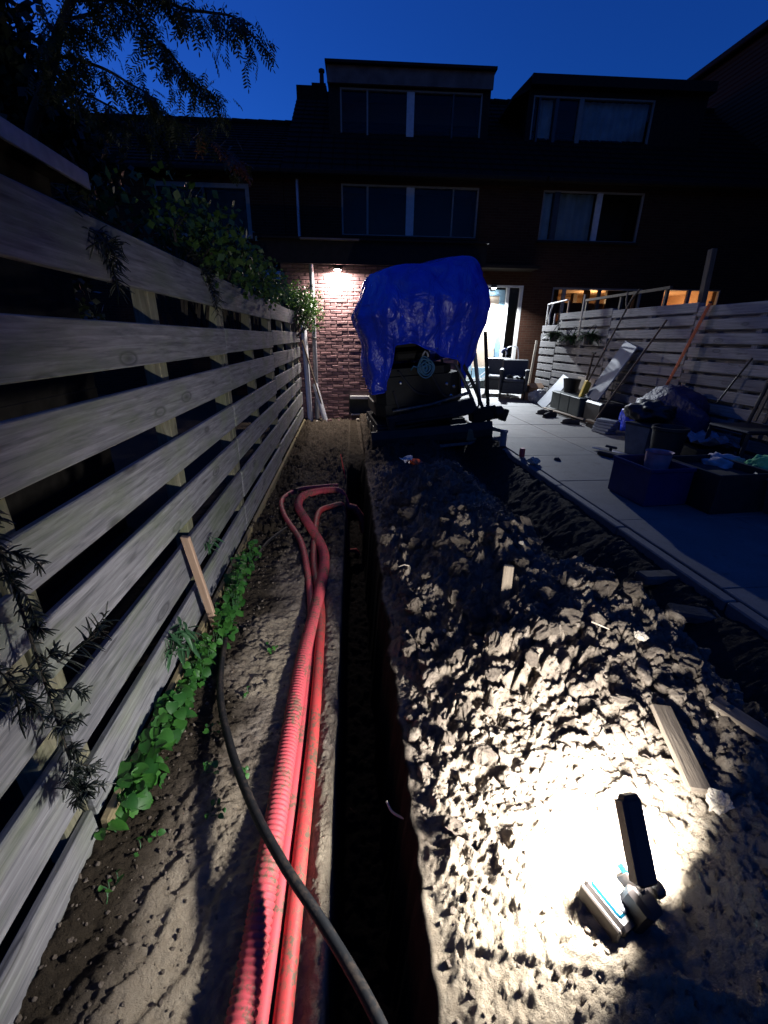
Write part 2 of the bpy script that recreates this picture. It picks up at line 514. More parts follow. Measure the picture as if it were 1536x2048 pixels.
# ------------------------------------------------------------------ mesh helpers
class MB:
    def __init__(s):
        s.v = []
        s.f = []
        s.mi = []

    def add(s, vs, fs, mi=0):
        o = len(s.v)
        s.v += [tuple(p) for p in vs]
        s.f += [tuple(i+o for i in f) for f in fs]
        s.mi += [mi]*len(fs)
        return s

    def box(s, c, d, rot=None, bev=0.0, mi=0):
        hx, hy, hz = d[0]/2, d[1]/2, d[2]/2
        if bev <= 0:
            vs = [Vector((x*hx, y*hy, z*hz)) for x in (-1, 1) for y in (-1, 1) for z in (-1, 1)]
            fs = [(0, 1, 3, 2), (4, 6, 7, 5), (0, 4, 5, 1), (2, 3, 7, 6), (0, 2, 6, 4), (1, 5, 7, 3)]
        else:
            vs, fs = cbox(hx, hy, hz, min(bev, hx*.9, hy*.9, hz*.9))
        if rot is not None:
            vs = [rot @ v for v in vs]
        c = Vector(c)
        return s.add([v+c for v in vs], fs, mi)

    def tube(s, pts, rad, seg=8, caps=True, mi=0):
        pts = [Vector(p) for p in pts]
        n = len(pts)
        rr = rad if isinstance(rad, (list, tuple)) else [rad]*n
        rings = []
        prev = None
        for i, p in enumerate(pts):
            t = (pts[min(i+1, n-1)]-pts[max(i-1, 0)])
            if t.length < 1e-9:
                t = Vector((0, 0, 1))
            t.normalize()
            if prev is None:
                a = Vector((0, 0, 1)) if abs(t.z) < 0.9 else Vector((1, 0, 0))
                u = t.cross(a).normalized()
            else:
                u = (prev - t*prev.dot(t))
                if u.length < 1e-6:
                    u = t.orthogonal()
                u.normalize()
            prev = u
            w = t.cross(u)
            rings.append([p + (u*math.cos(k*2*math.pi/seg)+w*math.sin(k*2*math.pi/seg))*rr[i] for k in range(seg)])
        vs = [v for r_ in rings for v in r_]
        fs = []
        for i in range(n-1):
            for k in range(seg):
                a, b = i*seg+k, i*seg+(k+1) % seg
                fs.append((a, b, b+seg, a+seg))
        if caps:
            fs.append(tuple(range(seg-1, -1, -1)))
            fs.append(tuple((n-1)*seg+k for k in range(seg)))
        return s.add(vs, fs, mi)

    def lathe(s, prof, seg=20, c=(0, 0, 0), rot=None, mi=0, cap=True):
        vs = []
        for r_, z in prof:
            for k in range(seg):
                a = 2*math.pi*k/seg
                v = Vector((r_*math.cos(a), r_*math.sin(a), z))
                if rot is not None:
                    v = rot @ v
                vs.append(v+Vector(c))
        fs = []
        for i in range(len(prof)-1):
            for k in range(seg):
                a, b = i*seg+k, i*seg+(k+1) % seg
                fs.append((a, b, b+seg, a+seg))
        if cap:
            fs.append(tuple(range(seg-1, -1, -1)))
            fs.append(tuple((len(prof)-1)*seg+k for k in range(seg)))
        return s.add(vs, fs, mi)

    def prism(s, poly, h, axis='z', mi=0):
        n = len(poly)
        def mk(p, t):
            return {'z': (p[0], p[1], t), 'y': (p[0], t, p[1]), 'x': (t, p[0], p[1])}[axis]
        vs = [mk(p, h[0]) for p in poly]+[mk(p, h[1]) for p in poly]
        fs = [tuple(range(n-1, -1, -1)), tuple(range(n, 2*n))]
        for i in range(n):
            j = (i+1) % n
            fs.append((i, j, j+n, i+n))
        return s.add(vs, fs, mi)

    def mesh(s, name, mats, smooth=False):
        me = bpy.data.meshes.new(name)
        me.from_pydata(s.v, [], s.f)
        for m in (mats if isinstance(mats, (list, tuple)) else [mats]):
            me.materials.append(m)
        if any(s.mi):
            me.polygons.foreach_set('material_index', s.mi)
        bm = bmesh.new()
        bm.from_mesh(me)
        bmesh.ops.recalc_face_normals(bm, faces=bm.faces)
        bm.to_mesh(me)
        bm.free()
        if smooth:
            me.polygons.foreach_set('use_smooth', [True]*len(me.polygons))
            if smooth is not True:
                me.set_sharp_from_angle(angle=R(smooth))
        me.update()
        return me

    def build(s, name, mats, parent=None, loc=(0, 0, 0), rot=(0, 0, 0), smooth=False):
        return link(name, s.mesh(name, mats, smooth), parent, loc, rot)


def cbox(hx, hy, hz, b):
    vs = []
    idx = {}
    for sx in (-1, 1):
        for sy in (-1, 1):
            for sz in (-1, 1):
                for ax in range(3):
                    p = [sx*(hx-b), sy*(hy-b), sz*(hz-b)]
                    p[ax] = (sx*hx, sy*hy, sz*hz)[ax]
                    idx[(sx, sy, sz, ax)] = len(vs)
                    vs.append(Vector(p))
    fs = []
    sg = (-1, 1)
    for ax in range(3):
        o = [a for a in range(3) if a != ax]
        for s0 in sg:
            q = []
            for a, c in ((-1, -1), (1, -1), (1, 1), (-1, 1)):
                k = [0, 0, 0]
                k[ax] = s0
                k[o[0]] = a
                k[o[1]] = c
                q.append(idx[(*k, ax)])
            fs.append(tuple(q))
    for ax in range(3):          # edges parallel to ax
        o = [a for a in range(3) if a != ax]
        for a in sg:
            for c in sg:
                k0 = [0, 0, 0]
                k0[o[0]] = a
                k0[o[1]] = c
                k1 = list(k0)
                k0[ax] = -1
                k1[ax] = 1
                fs.append((idx[(*k0, o[0])], idx[(*k1, o[0])], idx[(*k1, o[1])], idx[(*k0, o[1])]))
    for a in sg:
        for c in sg:
            for d in sg:
                fs.append((idx[(a, c, d, 0)], idx[(a, c, d, 1)], idx[(a, c, d, 2)]))
    return vs, fs


def link(name, me, parent=None, loc=(0, 0, 0), rot=(0, 0, 0)):
    o = bpy.data.objects.new(name, me)
    COL.objects.link(o)
    o.location = loc
    o.rotation_euler = rot
    if parent is not None:
        o.parent = parent
    return o


def tag(o, label=None, cat=None, group=None, kind=None):
    if label:
        o['label'] = label
    if cat:
        o['category'] = cat
    if group:
        o['group'] = group
    if kind:
        o['kind'] = kind
    return o


def thing(name, label, cat, loc=(0, 0, 0), rotz=0.0, group=None, rot=None):
    o = bpy.data.objects.new(name, None)
    o.empty_display_size = 0.1
    COL.objects.link(o)
    o.location = loc
    o.rotation_euler = rot if rot is not None else (0, 0, rotz)
    return tag(o, label, cat, group)


def rotm(x=0, y=0, z=0):
    return Euler((R(x), R(y), R(z))).to_matrix()


def aim(p0, p1):
    """rotation matrix whose X runs from p0 to p1"""
    d = (Vector(p1)-Vector(p0)).normalized()
    return d.to_track_quat('X', 'Z').to_matrix()


def smoothpts(pts, n=8):
    P = [Vector(p) for p in pts]
    P = [P[0]*2-P[1]]+P+[P[-1]*2-P[-2]]
    out = []
    for i in range(1, len(P)-2):
        for k in range(n):
            t = k/n
            a, b, c, d = P[i-1], P[i], P[i+1], P[i+2]
            out.append(0.5*((2*b)+(c-a)*t+(2*a-5*b+4*c-d)*t*t+(3*b-a-3*c+d)*t**3))
    out.append(P[-2])
    return out


# ------------------------------------------------------------------ numpy noise
_rs = np.random.RandomState(3)
PERM = _rs.permutation(4096)
GA = _rs.rand(4096)*2*np.pi


def hsh(ix, iy, seed):
    return PERM[(PERM[(ix*7+seed*131) & 4095]+iy*13) & 4095]


def perlin(x, y, seed=0):
    x0 = np.floor(x).astype(np.int64)
    y0 = np.floor(y).astype(np.int64)
    fx, fy = x-x0, y-y0
    u = fx*fx*fx*(fx*(fx*6-15)+10)
    v = fy*fy*fy*(fy*(fy*6-15)+10)
    def g(ix, iy, dx, dy):
        a = GA[hsh(ix, iy, seed)]
        return np.cos(a)*dx+np.sin(a)*dy
    n00 = g(x0, y0, fx, fy)
    n10 = g(x0+1, y0, fx-1, fy)
    n01 = g(x0, y0+1, fx, fy-1)
    n11 = g(x0+1, y0+1, fx-1, fy-1)
    return (n00*(1-u)+n10*u)*(1-v)+(n01*(1-u)+n11*u)*v


def fbm(x, y, f, o=4, seed=0, gain=0.5, ridge=False):
    s = 0
    a = 1.0
    for i in range(o):
        n = perlin(x*f, y*f, seed+i)
        s = s+a*((1-2*np.abs(n)) if ridge else n)
        f *= 2.03
        a *= gain
    return s


def worley(x, y, f, seed=0):
    x = x*f
    y = y*f
    x0 = np.floor(x).astype(np.int64)
    y0 = np.floor(y).astype(np.int64)
    d1 = np.full(x.shape, 9.0)
    d2 = np.full(x.shape, 9.0)
    hv = np.zeros(x.shape)
    for i in (-1, 0, 1):
        for j in (-1, 0, 1):
            h = hsh(x0+i, y0+j, seed)
            px = x0+i+(h % 64)/64.0
            py = y0+j+((h//64) % 64)/64.0
            d = np.hypot(px-x, py-y)
            new = d < d1
            d2 = np.where(new, d1, np.minimum(d2, d))
            hv = np.where(new, (h % 101)/101.0, hv)
            d1 = np.where(new, d, d1)
    return d1, d2, hv


def sst(a, b, x):
    t = np.clip((x-a)/(b-a), 0, 1)
    return t*t*(3-2*t)


# ------------------------------------------------------------------ ground
FENCE_X0, FENCE_K = -0.86, 0.014
PATIO_X = 2.06


def terrain(x, y, fine=True):
    x = np.asarray(x, float)
    y = np.asarray(y, float)
    xt = -0.082+0.028*y+0.008*perlin(y*3.0, y*0, 40)
    xr = 0.17+0.022*y+0.03*perlin(y*4.0, y*0+5, 41)+0.02*perlin(y*13.0, y*0+9, 42)
    xc = 1.24-0.32*sst(1.3, 2.1, y)
    left = -0.30+0.02*fbm(x, y, 1.2, 3, 2)
    left = left + 0.05*sst(-0.55, -0.9, x)*sst(0.3, 1.0, y)           # soil banked to the fence
    # smooth sand bank near the camera
    left = left - 0.06*sst(0.95, 0.55, y)*sst(-0.62, -0.40, x)
    # groove of the conduits
    px = -0.20
    left = left - 0.050*np.exp(-((x-px)/0.075)**4)*sst(4.2, 3.0, y)
    # mound
    yf = sst(4.9, 3.5, y)*sst(-1.2, -0.2, y)
    t = np.clip((x-xr)/(xc-xr), 0, 1)
    ch = 0.17+0.08*sst(0.7, 1.5, y)
    up_ = -0.10+(ch+0.10)*(t*t*(3-2*t))**0.75
    dn = sst(xc+0.5, xc, x)
    low = -0.17-0.10*sst(1.2, 1.5, x)+0.20*sst(1.62, 2.0, x)
    m = np.where(x < xc, up_, low+(ch-low)*dn)
    m = low+(m-low)*yf
    # soil under the digger
    m = m+0.07*sst(4.9, 5.7, y)*sst(0.3, 0.7, x)*sst(7.6, 7.0, y)
    h = np.where(x < xt, left, m)
    # trench
    tend = sst(6.0, 5.2, y)
    depth = -0.86
    wl_ = sst(xt-0.012, xt+0.012, x)
    wr_ = sst(xr+0.005, xr-0.06, x)
    tr = wl_*wr_*tend
    h = h*(1-tr)+depth*tr
    # beyond the trench, towards the house
    flat = sst(5.2, 6.0, y)
    h = np.where((x >= xt) & (x < xr+0.02), h*(1-flat)+(-0.30)*flat, h)
    h = h - 0.0*y
    mm = np.clip(sst(xr-0.02, xr+0.12, x)*(1-0.6*sst(1.3, 1.8, x)), 0, 1)
    if fine:
        strip = (1-sst(xt-0.03, xt-0.005, x))
        wx = x+0.05*fbm(x, y, 7, 3, 50)
        wy = y+0.05*fbm(x, y, 7, 3, 54)
        d1, d2, hv = worley(wx, wy, 7.5, 11)
        e1, e2, ev = worley(x+0.02*fbm(x, y, 22, 2, 52), y+0.02*fbm(x, y, 22, 2, 55), 19.0, 12)
        f1, f2, fv = worley(x+0.006*perlin(x*60, y*60, 56), y, 50.0, 13)
        rough = sst(0.62, 1.35, y)*0.80+0.20*sst(0.3, 0.7, y)+0.06
        lum = np.clip(0.45+1.6*fbm(x, y, 1.9, 2, 60), 0.05, 1)
        # broken slabs: each cell is a tilted facet with a torn edge
        th_ = hv*6.283*3
        facet = hv*0.060+0.9*(np.cos(th_)*(wx*7.5-np.floor(wx*7.5)-.5)+np.sin(th_)*(wy*7.5-np.floor(wy*7.5)-.5))*0.06
        det = (0.018+0.036*rough)*fbm(x, y, 2.4, 3, 20, 0.5)
        det = det + 1.3*lum*rough*facet*np.clip((d2-d1)*5, 0, 1)
        th2 = ev*6.283*5
        f2t = ev*0.030+(np.cos(th2)*(e1-.4)+np.sin(th2)*(e2-.7))*0.022
        det = det + (0.08+0.80*rough)*0.85*f2t*np.clip((e2-e1)*4, 0, 1)
        det = det + (0.25+0.75*rough)*0.009*fv*np.clip((f2-f1)*4, 0, 1)
        det = det + (0.30+0.7*rough)*0.020*fbm(x, y, 11, 5, 24, 0.66, True)
        det = det - 0.020*np.clip(fbm(x, y, 9, 3, 44, .6)-0.22, 0, 1)*3*rough
        det = det + 0.0055*fbm(x, y, 38, 4, 28, 0.75, True)
        det = det - 0.010*np.clip(fbm(x, y, 30, 2, 46, .6)-0.25, 0, 1)*3
        # scraped ledges of the digger bucket near the camera
        u = y+0.42*x+0.02*fbm(x, y, 6, 2, 48)
        near_ = sst(1.02, 0.8, y)
        for k_, (uu, hh) in enumerate(((0.98, .010), (0.88, .012), (0.76, .008), (0.66, .012))):
            det = det + near_*hh*(sst(uu-.004, uu+.006, u)-sst(uu+.006, uu+.11, u))
        h = h+mm*(det-0.03*rough)
        # left strip relief
        sd = 0.012*fbm(x, y, 7, 4, 30, 0.6)+0.006*fbm(x, y, 45, 3, 31, 0.6)
        dark_soil = sst(-0.42, -0.62, x+0.12*perlin(x*5, y*5, 33))
        sd = sd + (0.010+0.02*dark_soil)*ev*np.clip((e2-e1)*2.2, 0, 1)**0.7*np.clip(0.5+1.5*perlin(x*3, y*3, 35), 0, 1)
        sd = sd + 0.007*dark_soil*fv*np.clip((f2-f1)*2.4, 0, 1)
        fl = sst(2.3, 3.6, y)
        sd = sd*(1+1.0*fl)+fl*0.03*ev*np.clip((e2-e1)*4, 0, 1)+0.004*fbm(x, y, 70, 2, 34, .7)
        sl = y*0.55-x
        nb_ = sst(1.15, 0.9, y)
        for uu, hh in ((0.86, .018), (0.98, .014), (1.10, .02)):
            sd = sd-nb_*hh*(sst(uu-.012, uu+.012, sl+0.05*fbm(x, y, 5, 3, 36))-sst(uu+.02, uu+.16, sl))
        edge = 0.012*perlin(x*12, y*4, 37)
        h = h+strip*(sd+edge*0)
        # far soil between trench end and the house
        far = sst(4.6, 5.4, y)*np.maximum(1-mm, strip)
        h = h+far*(0.02*ev+0.03*fbm(x, y, 4, 3, 38))
        # trench wall crumbs
        h = h+tr*0.03*fbm(x, y, 14, 3, 39)
    return h


def grid_mesh(xs, ys):
    X, Y = np.meshgrid(xs, ys)
    Z = terrain(X, Y)
    farm = np.maximum(sst(2.0, 3.0, X), np.maximum(sst(-1.0, -1.6, X), sst(9.0, 11.0, Y)))
    Z = Z*(1-farm)+(-0.30)*farm
    nx, ny = len(xs), len(ys)
    co = np.stack([X, Y, Z], -1).reshape(-1, 3)
    i = np.arange(nx*ny).reshape(ny, nx)
    q = np.stack([i[:-1, :-1], i[:-1, 1:], i[1:, 1:], i[1:, :-1]], -1).reshape(-1, 4)
    me = bpy.data.meshes.new('ground')
    me.vertices.add(len(co))
    me.vertices.foreach_set('co', co.ravel())
    me.loops.add(q.size)
    me.loops.foreach_set('vertex_index', q.ravel().astype(np.int32))
    me.polygons.add(len(q))
    me.polygons.foreach_set('loop_start', np.arange(0, q.size, 4, dtype=np.int32))
    me.polygons.foreach_set('loop_total', np.full(len(q), 4, np.int32))
    me.update(calc_edges=True)
    me.validate()
    x, y = co[:, 0], co[:, 1]
    n = perlin(x*3.1, y*3.1, 70)+0.5*perlin(x*8, y*8, 71)
    xr = 0.17+0.022*y
    sand = sst(1.45, 0.8, y+0.25*n)*sst(-0.74, -0.54, x+0.10*n)*(x < xr)
    sand = np.maximum(sand, 0.8*sst(0.55, 0.75, 1-np.abs(y-2.0)/1.1+0.5*n)*sst(-0.62, -0.5, x)*(x < -0.22))
    sand = np.maximum(sand, (x > xr)*sst(0.95, 0.55, y+0.25*n)*0.85)
    sand = np.maximum(sand, (x > xr)*0.35*np.clip(0.5+n, 0, 1))
    humus_shade = sst(-0.40, -0.62, x+0.22*n)*(x < xr)*(1-sand)
    humus_shade = np.maximum(humus_shade, 0.75*sst(2.6, 3.4, y+0.4*n)*(x < xr))
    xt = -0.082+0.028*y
    humus_shade = np.maximum(humus_shade, sst(-0.33, -0.42, co[:, 2])*(x > xt-0.01)*(x < xr+0.05))  # trench depth: shade painted in with the humus colour
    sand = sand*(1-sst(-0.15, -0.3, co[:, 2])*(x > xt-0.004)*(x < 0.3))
    humus_shade = np.maximum(humus_shade, sst(-0.12, -0.25, co[:, 2])*(x > xt+0.02)*(x < 0.3))  # upper trench wall, same painted shade
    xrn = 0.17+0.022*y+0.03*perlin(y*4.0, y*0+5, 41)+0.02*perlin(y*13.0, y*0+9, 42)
    painted_shade = np.clip((x > xt+0.006)*sst(xrn+0.022, xrn+0.004, x)*(y < 6.2), 0, 1)  # trench shade put into the soil colour up to the lip
    painted_shade = np.maximum(painted_shade, 0.85*sst(1.45, 1.65, x))  # shade painted on the soil between mound and patio
    humus_shade = np.maximum(humus_shade, 0.85*sst(4.5, 5.4, y+0.3*n))
    sand = sand*(1-sst(4.2, 5.0, y))
    for nm, a in (('sand', sand), ('dark_soil', humus_shade), ('painted_shade', painted_shade)):
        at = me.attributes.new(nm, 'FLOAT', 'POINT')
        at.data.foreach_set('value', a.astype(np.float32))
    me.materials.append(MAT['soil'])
    me.polygons.foreach_set('use_smooth', [True]*len(q))
    return me


ys = [-60, -30, -12, -5, -2.5, -1.5, -1.0, -0.6, -0.3] + list(np.arange(-0.15, 0.25, 0.03))
y = 0.25
while y < 9.2:
    ys.append(y)
    y += 0.0052+max(0, (y-1.2))*0.0042
ys += [9.6, 10.5, 12, 15, 20, 35, 60, 120]
xs = [-120, -50, -20, -8, -4, -2.5, -1.8, -1.4, -1.15] + list(np.arange(-1.0, -0.14, 0.0085)) + list(np.arange(-0.14, 1.45, 0.0054)) + \
    list(np.arange(1.452, 1.70, 0.0085)) + list(np.arange(1.72, 2.15, 0.03)) + [2.3, 2.6, 3.2, 4, 5, 7, 12, 30, 120]
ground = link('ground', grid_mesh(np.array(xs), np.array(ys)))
tag(ground, 'dug brown garden soil with a narrow trench and a long lumpy mound', 'ground', kind='structure')


def gz(x, y, fine=True):
    return float(terrain(np.array([x]), np.array([y]), fine)[0])

# ------------------------------------------------------------------ patio
patio = thing('patio', 'grey concrete slab patio with an edging band along the dug soil', 'patio', (PATIO_X, 0, 0))
patio['kind'] = 'structure'
tile_me = MB().box((0, 0, -0.03), (0.995, 0.995, 0.06), bev=0.005).mesh('tile', MAT['tile'])
for iy in range(-3, 14):
    for ix in range(3):
        w = 1.0
        o = link('tile', tile_me, patio, (0.09+0.5+ix*1.0, iy*1.0+0.42, rnd.uniform(-0.0015, 0.0015)),
                 (rnd.uniform(-.002, .002), rnd.uniform(-.002, .002), 0))
        if ix == 2:
            o.scale = (0.60, 1, 1)
            o.location.x = 0.09+2.0+0.30
edge_me = MB().box((0, 0, -0.12), (0.075, 0.99, 0.24), bev=0.008).mesh('edging_stone', MAT['tile'])
for iy in range(-3, 14):
    link('edging_stone', edge_me, patio, (0.045, iy*1.0+0.3, -0.004+rnd.uniform(-.004, .002)), (0, 0, rnd.uniform(-.004, .004)))
MB().box((1.35, 5.0, -0.20), (2.6, 17.0, 0.26)).build('sand_bed', MAT['soil'], patio)


# ------------------------------------------------------------------ left slatted fence
def fx(y):
    return FENCE_X0+FENCE_K*y


lf = thing('slatted_fence', 'weathered grey slatted fence on the left beside the red conduits', 'fence', (fx(1.03), 1.03, -0.3))
inv = Vector(lf.location)
FA = math.pi/2-math.atan(FENCE_K)
ROWS = [(1.472, 1.662), (1.183, 1.347), (0.923, 1.095), (0.656, 0.818), (0.389, 0.563), (0.081, 0.296), (-0.190, 0.005)]
PAN = [(-1.15, 1.02, -0.135), (1.035, 3.372, 0.0), (3.385, 5.49, 0.0), (5.50, 7.60, 0.02), (7.61, 8.60, 0.03)]
_slat_cache = {}


def slat_mesh(L, H, th, mat):
    k = (round(L, 2), round(H, 2), mat)
    if k not in _slat_cache:
        _slat_cache[k] = MB().box((0, 0, 0), (L, th, H), bev=0.004).mesh('slat', MAT[mat])
    return _slat_cache[k]


for pi, (y0, y1, dz) in enumerate(PAN):
    rows = list(ROWS)
    if pi == 0:
        rows.append((-0.46+0.27, -0.28+0.27)) if False else None
    for ri, (z0, z1) in enumerate(rows):
        yc = (y0+y1)/2
        L = y1-y0-0.006
        z = (z0+z1)/2+dz+rnd.uniform(-.004, .004)
        link('slat', slat_mesh(L, z1-z0, 0.026, 'slat'), lf, Vector((fx(yc)+rnd.uniform(-.003, .003), yc, z))-inv,
             (rnd.uniform(-.012, .012), rnd.uniform(-.003, .003), FA+rnd.uniform(-.002, .002)))
    ym = {0: -0.1, 1: 2.27, 2: 4.41, 3: 6.55, 4: 8.1}[pi]
    for yp in (y0+0.045, ym, y1-0.045):
        MB().box((0, 0, 0), (2.0, 0.075, 0.085), bev=0.004).build('fence_post', MAT['post'], lf,
                 Vector((fx(yp)-0.052, yp, 0.68+dz))-inv, (0, R(-90), FA))
for y0, y1 in ((1.02, 3.36), (3.38, 5.48), (5.5, 7.6), (7.62, 8.58)):
    yc = (y0+y1)/2
    MB().box((0, 0, 0), (y1-y0, 0.028, 0.17), bev=0.005).build('plinth_board', MAT['plinth'], lf,
             Vector((fx(yc)+0.028, yc, -0.275))-inv, (R(4), 0, FA))

# ------------------------------------------------------------------ right slatted fence
RX = 4.72
rf = thing('slatted_fence', 'pale board fence on the right behind the patio clutter and chairs', 'fence', (RX, 6.0, 0))
inv = Vector(rf.location)
for y0, y1, top in ((9.70, 10.49, 1.62), (7.77, 9.69, 1.84), (5.83, 7.76, 1.80), (3.89, 5.82, 1.74), (1.95, 3.88, 1.74), (0.0, 1.94, 1.72)):
    n = 10 if top < 1.7 else 11
    for k in range(n):
        z = top-0.06-k*0.165
        L = y1-y0-0.008
        yc = (y0+y1)/2
        link('slat', slat_mesh(L, 0.122, 0.021, 'slat_r'), rf, Vector((RX+rnd.uniform(-.004, .004), yc, z+rnd.uniform(-.005, .005)))-inv,
             (rnd.uniform(-.02, .02), rnd.uniform(-.004, .004), math.pi/2))
        if k < n-1:
            link('slat', slat_mesh(L, 0.10, 0.021, 'slat_r'), rf, Vector((RX+0.11, yc, z-0.082))-inv, (0, rnd.uniform(-.004, .004), math.pi/2))
    for yp in (y0+0.05, (y0+y1)/2, y1-0.05):
        MB().box((0, 0, 0), (top-0.02, 0.08, 0.085), bev=0.004).build('fence_post', MAT['slat_r'], rf, Vector((RX+0.055, yp, top/2))-inv, (0, R(-90), math.pi/2))

# ------------------------------------------------------------------ houses
PHI = R(-2.87)
RPHI = Matrix.Rotation(PHI, 3, 'Z')


def fac(s, d, z):
    return RPHI @ Vector((s, d, z))


class Bld:
    def __init__(self, name, label, cat, s0, d0, z0=-0.3):
        self.o = thing(name, label, cat, fac(s0, d0, z0), PHI)
        self.off = Vector((-s0, -d0, -z0))

    def part(self, mb, name, mat, parent=None, smooth=False):
        return mb.build(name, mat, parent or self.o, self.off if parent is None else (0, 0, 0), smooth=smooth)


def wall_mb(s0, s1, z0, z1, d, th, holes=()):
    mb = MB()
    ss = sorted({s0, s1, *[h[0] for h in holes], *[h[1] for h in holes]})
    zz = sorted({z0, z1, *[h[2] for h in holes], *[h[3] for h in holes]})
    for a, b in zip(ss, ss[1:]):
        run = None
        for c, e in zip(zz, zz[1:]):
            ms, mz = (a+b)/2, (c+e)/2
            if any(h[0] < ms < h[1] and h[2] < mz < h[3] for h in holes):
                continue
            mb.box(((a+b)/2, d+th/2, (c+e)/2), (b-a, th, e-c))
    return mb


def window(B, s0, s1, z0, z1, d, posts, frame='whitepaint', back='furn', sill=True, fwid=0.045, depth=0.5, curtains=()):
    """posts: (s centre, width, material)"""
    f = MB()
    yy = d+0.055
    f.box(((s0+s1)/2, yy, z1-fwid/2), (s1-s0, 0.09, fwid))
    f.box(((s0+s1)/2, yy, z0+fwid/2), (s1-s0, 0.09, fwid))
    f.box((s0+fwid/2, yy, (z0+z1)/2), (fwid, 0.09, z1-z0-2*fwid))
    f.box((s1-fwid/2, yy, (z0+z1)/2), (fwid, 0.09, z1-z0-2*fwid))
    w = B.part(f, 'window', MAT[frame])
    for sc, wd, mt in posts:
        MB().box((sc, yy-0.004, (z0+z1)/2), (wd, 0.09, z1-z0-2*fwid)).build('mullion', MAT[mt], w)
    edges = [s0+fwid]
    for sc, wd, mt in sorted(posts):
        edges += [sc-wd/2, sc+wd/2]
    edges.append(s1-fwid)
    for a, b in zip(edges[::2], edges[1::2]):
        MB().box(((a+b)/2, yy+0.02, (z0+z1)/2), (b-a, 0.006, z1-z0-2*fwid)).build('pane', MAT['glass'], w)
    if sill:
        MB().box(((s0+s1)/2, d-0.03, z0-0.025), (s1-s0+0.1, 0.14, 0.05)).build('sill', MAT['zinc'], w)
    for a, b, mt in curtains:
        cm = MB()
        n = max(6, int((b-a)/0.06))
        pts = [(a+(b-a)*i/n, d+0.20+0.022*math.sin(i*2.1)+0.01*math.sin(i*0.8)) for i in range(n+1)]
        for (p, q) in zip(pts, pts[1:]):
            cm.add([(p[0], p[1], z0+.02), (q[0], q[1], z0+.02), (q[0], q[1], z1-.02), (p[0], p[1], z1-.02)], [(0, 1, 2, 3)])
        cm.build('curtain', MAT[mt], w, smooth=True)
    if back:
        r = MB()
        y0, y1 = d+0.27, d+0.27+depth
        r.add([(s0, y0, z0), (s1, y0, z0), (s1, y1, z0), (s0, y1, z0), (s0, y0, z1), (s1, y0, z1), (s1, y1, z1), (s0, y1, z1)],
              [(0, 1, 2, 3), (4, 7, 6, 5), (3, 2, 6, 7), (0, 3, 7, 4), (1, 5, 6, 2)])
        r.build('room', MAT[back], w)
    return w


def roof_mb(s0, s1, d0, z0, d1, z1, rows=16):
    mb = MB()
    for k in range(rows):
        t0, t1 = k/rows, (k+1)/rows
        a = Vector((0, d0+(d1-d0)*t0, z0+(z1-z0)*t0))
        b = Vector((0, d0+(d1-d0)*t1, z0+(z1-z0)*t1))
        n = int((s1-s0)/0.3)
        for i in range(n):
            x0, x1 = s0+(s1-s0)*i/n, s0+(s1-s0)*(i+1)/n
            w = 0.02+rnd.uniform(0, .008)
            mb.add([(x0, a.y, a.z+w+.02), (x1-.02, a.y, a.z+w+.02), (x1-.02, b.y, b.z+.012), (x0, b.y, b.z+.012),
                    (x0, a.y, a.z-.02), (x1-.02, a.y, a.z-.02)], [(0, 1, 2, 3), (0, 4, 5, 1)])
    mb.add([(s0, d0, z0-.01), (s1, d0, z0-.01), (s1, d1, z1-.01), (s0, d1, z1-.01), (s0, d0+.1, z0-.15), (s1, d0+.1, z0-.15), (s1, d1, z1-.2), (s0, d1, z1-.2)],
           [(0, 1, 2, 3), (4, 7, 6, 5), (0, 4, 5, 1), (0, 3, 7, 4), (1, 5, 6, 2)])
    return mb


def ridge_mb(s0, s1, d, z):
    mb = MB()
    n = int((s1-s0)/0.4)
    for i in range(n):
        x0, x1 = s0+(s1-s0)*i/n, s0+(s1-s0)*(i+1)/n
        mb.tube([(x0, d, z+rnd.uniform(-.006, .006)), (x1+.02, d, z)], [0.11, 0.095], 8)
    return mb


# --- middle house
own = Bld('terraced_house', 'dark brick terraced house with a flat-roofed dormer above two wide windows', 'house', 1.3, 13.0)
B = own
B.part(wall_mb(-1.95, 4.56, -0.3, 5.1, 13.0, 0.3, [(-0.52, 2.96, 3.74, 4.85), (3.02, 4.40, 0.22, 2.68)]), 'wall', MAT['dbrick'])
B.part(MB().box((1.3, 16.9, 2.4), (6.4, 0.2, 5.4)), 'wall', MAT['dbrick'])
window(B, -0.52, 2.96, 3.74, 4.85, 13.0, [(0.137, 0.05, 'greypaint'), (1.22, 0.20, 'whitepaint'), (2.31, 0.035, 'greypaint')], 'greypaint', fwid=0.04)
rp = B.part(roof_mb(-1.95, 4.5, 12.75, 5.02, 17.0, 8.1), 'roof', MAT['rooftile'])
ridge_mb(-1.95, 4.5, 17.0, 8.13).build('ridge_tile', MAT['rooftile'], rp, smooth=40)
B.part(MB().box((1.3, 12.70, 4.98), (6.5, 0.12, 0.11), bev=0.02), 'gutter', MAT['zinc'])
p = B.part(MB().box((-1.5, 17.0, 7.95), (0.9, 0.5, 0.62)).box((-1.28, 17.0, 8.28), (0.42, 0.52, 0.08)), 'parapet', MAT['rooftile'])
B.part(MB().lathe([(0.075, 8.2), (0.06, 8.66), (0.09, 8.67), (0.09, 8.73), (0.03, 8.76)], 10, (-1.2, 17.0, 0)), 'vent_pipe', MAT['zinc'], smooth=40)
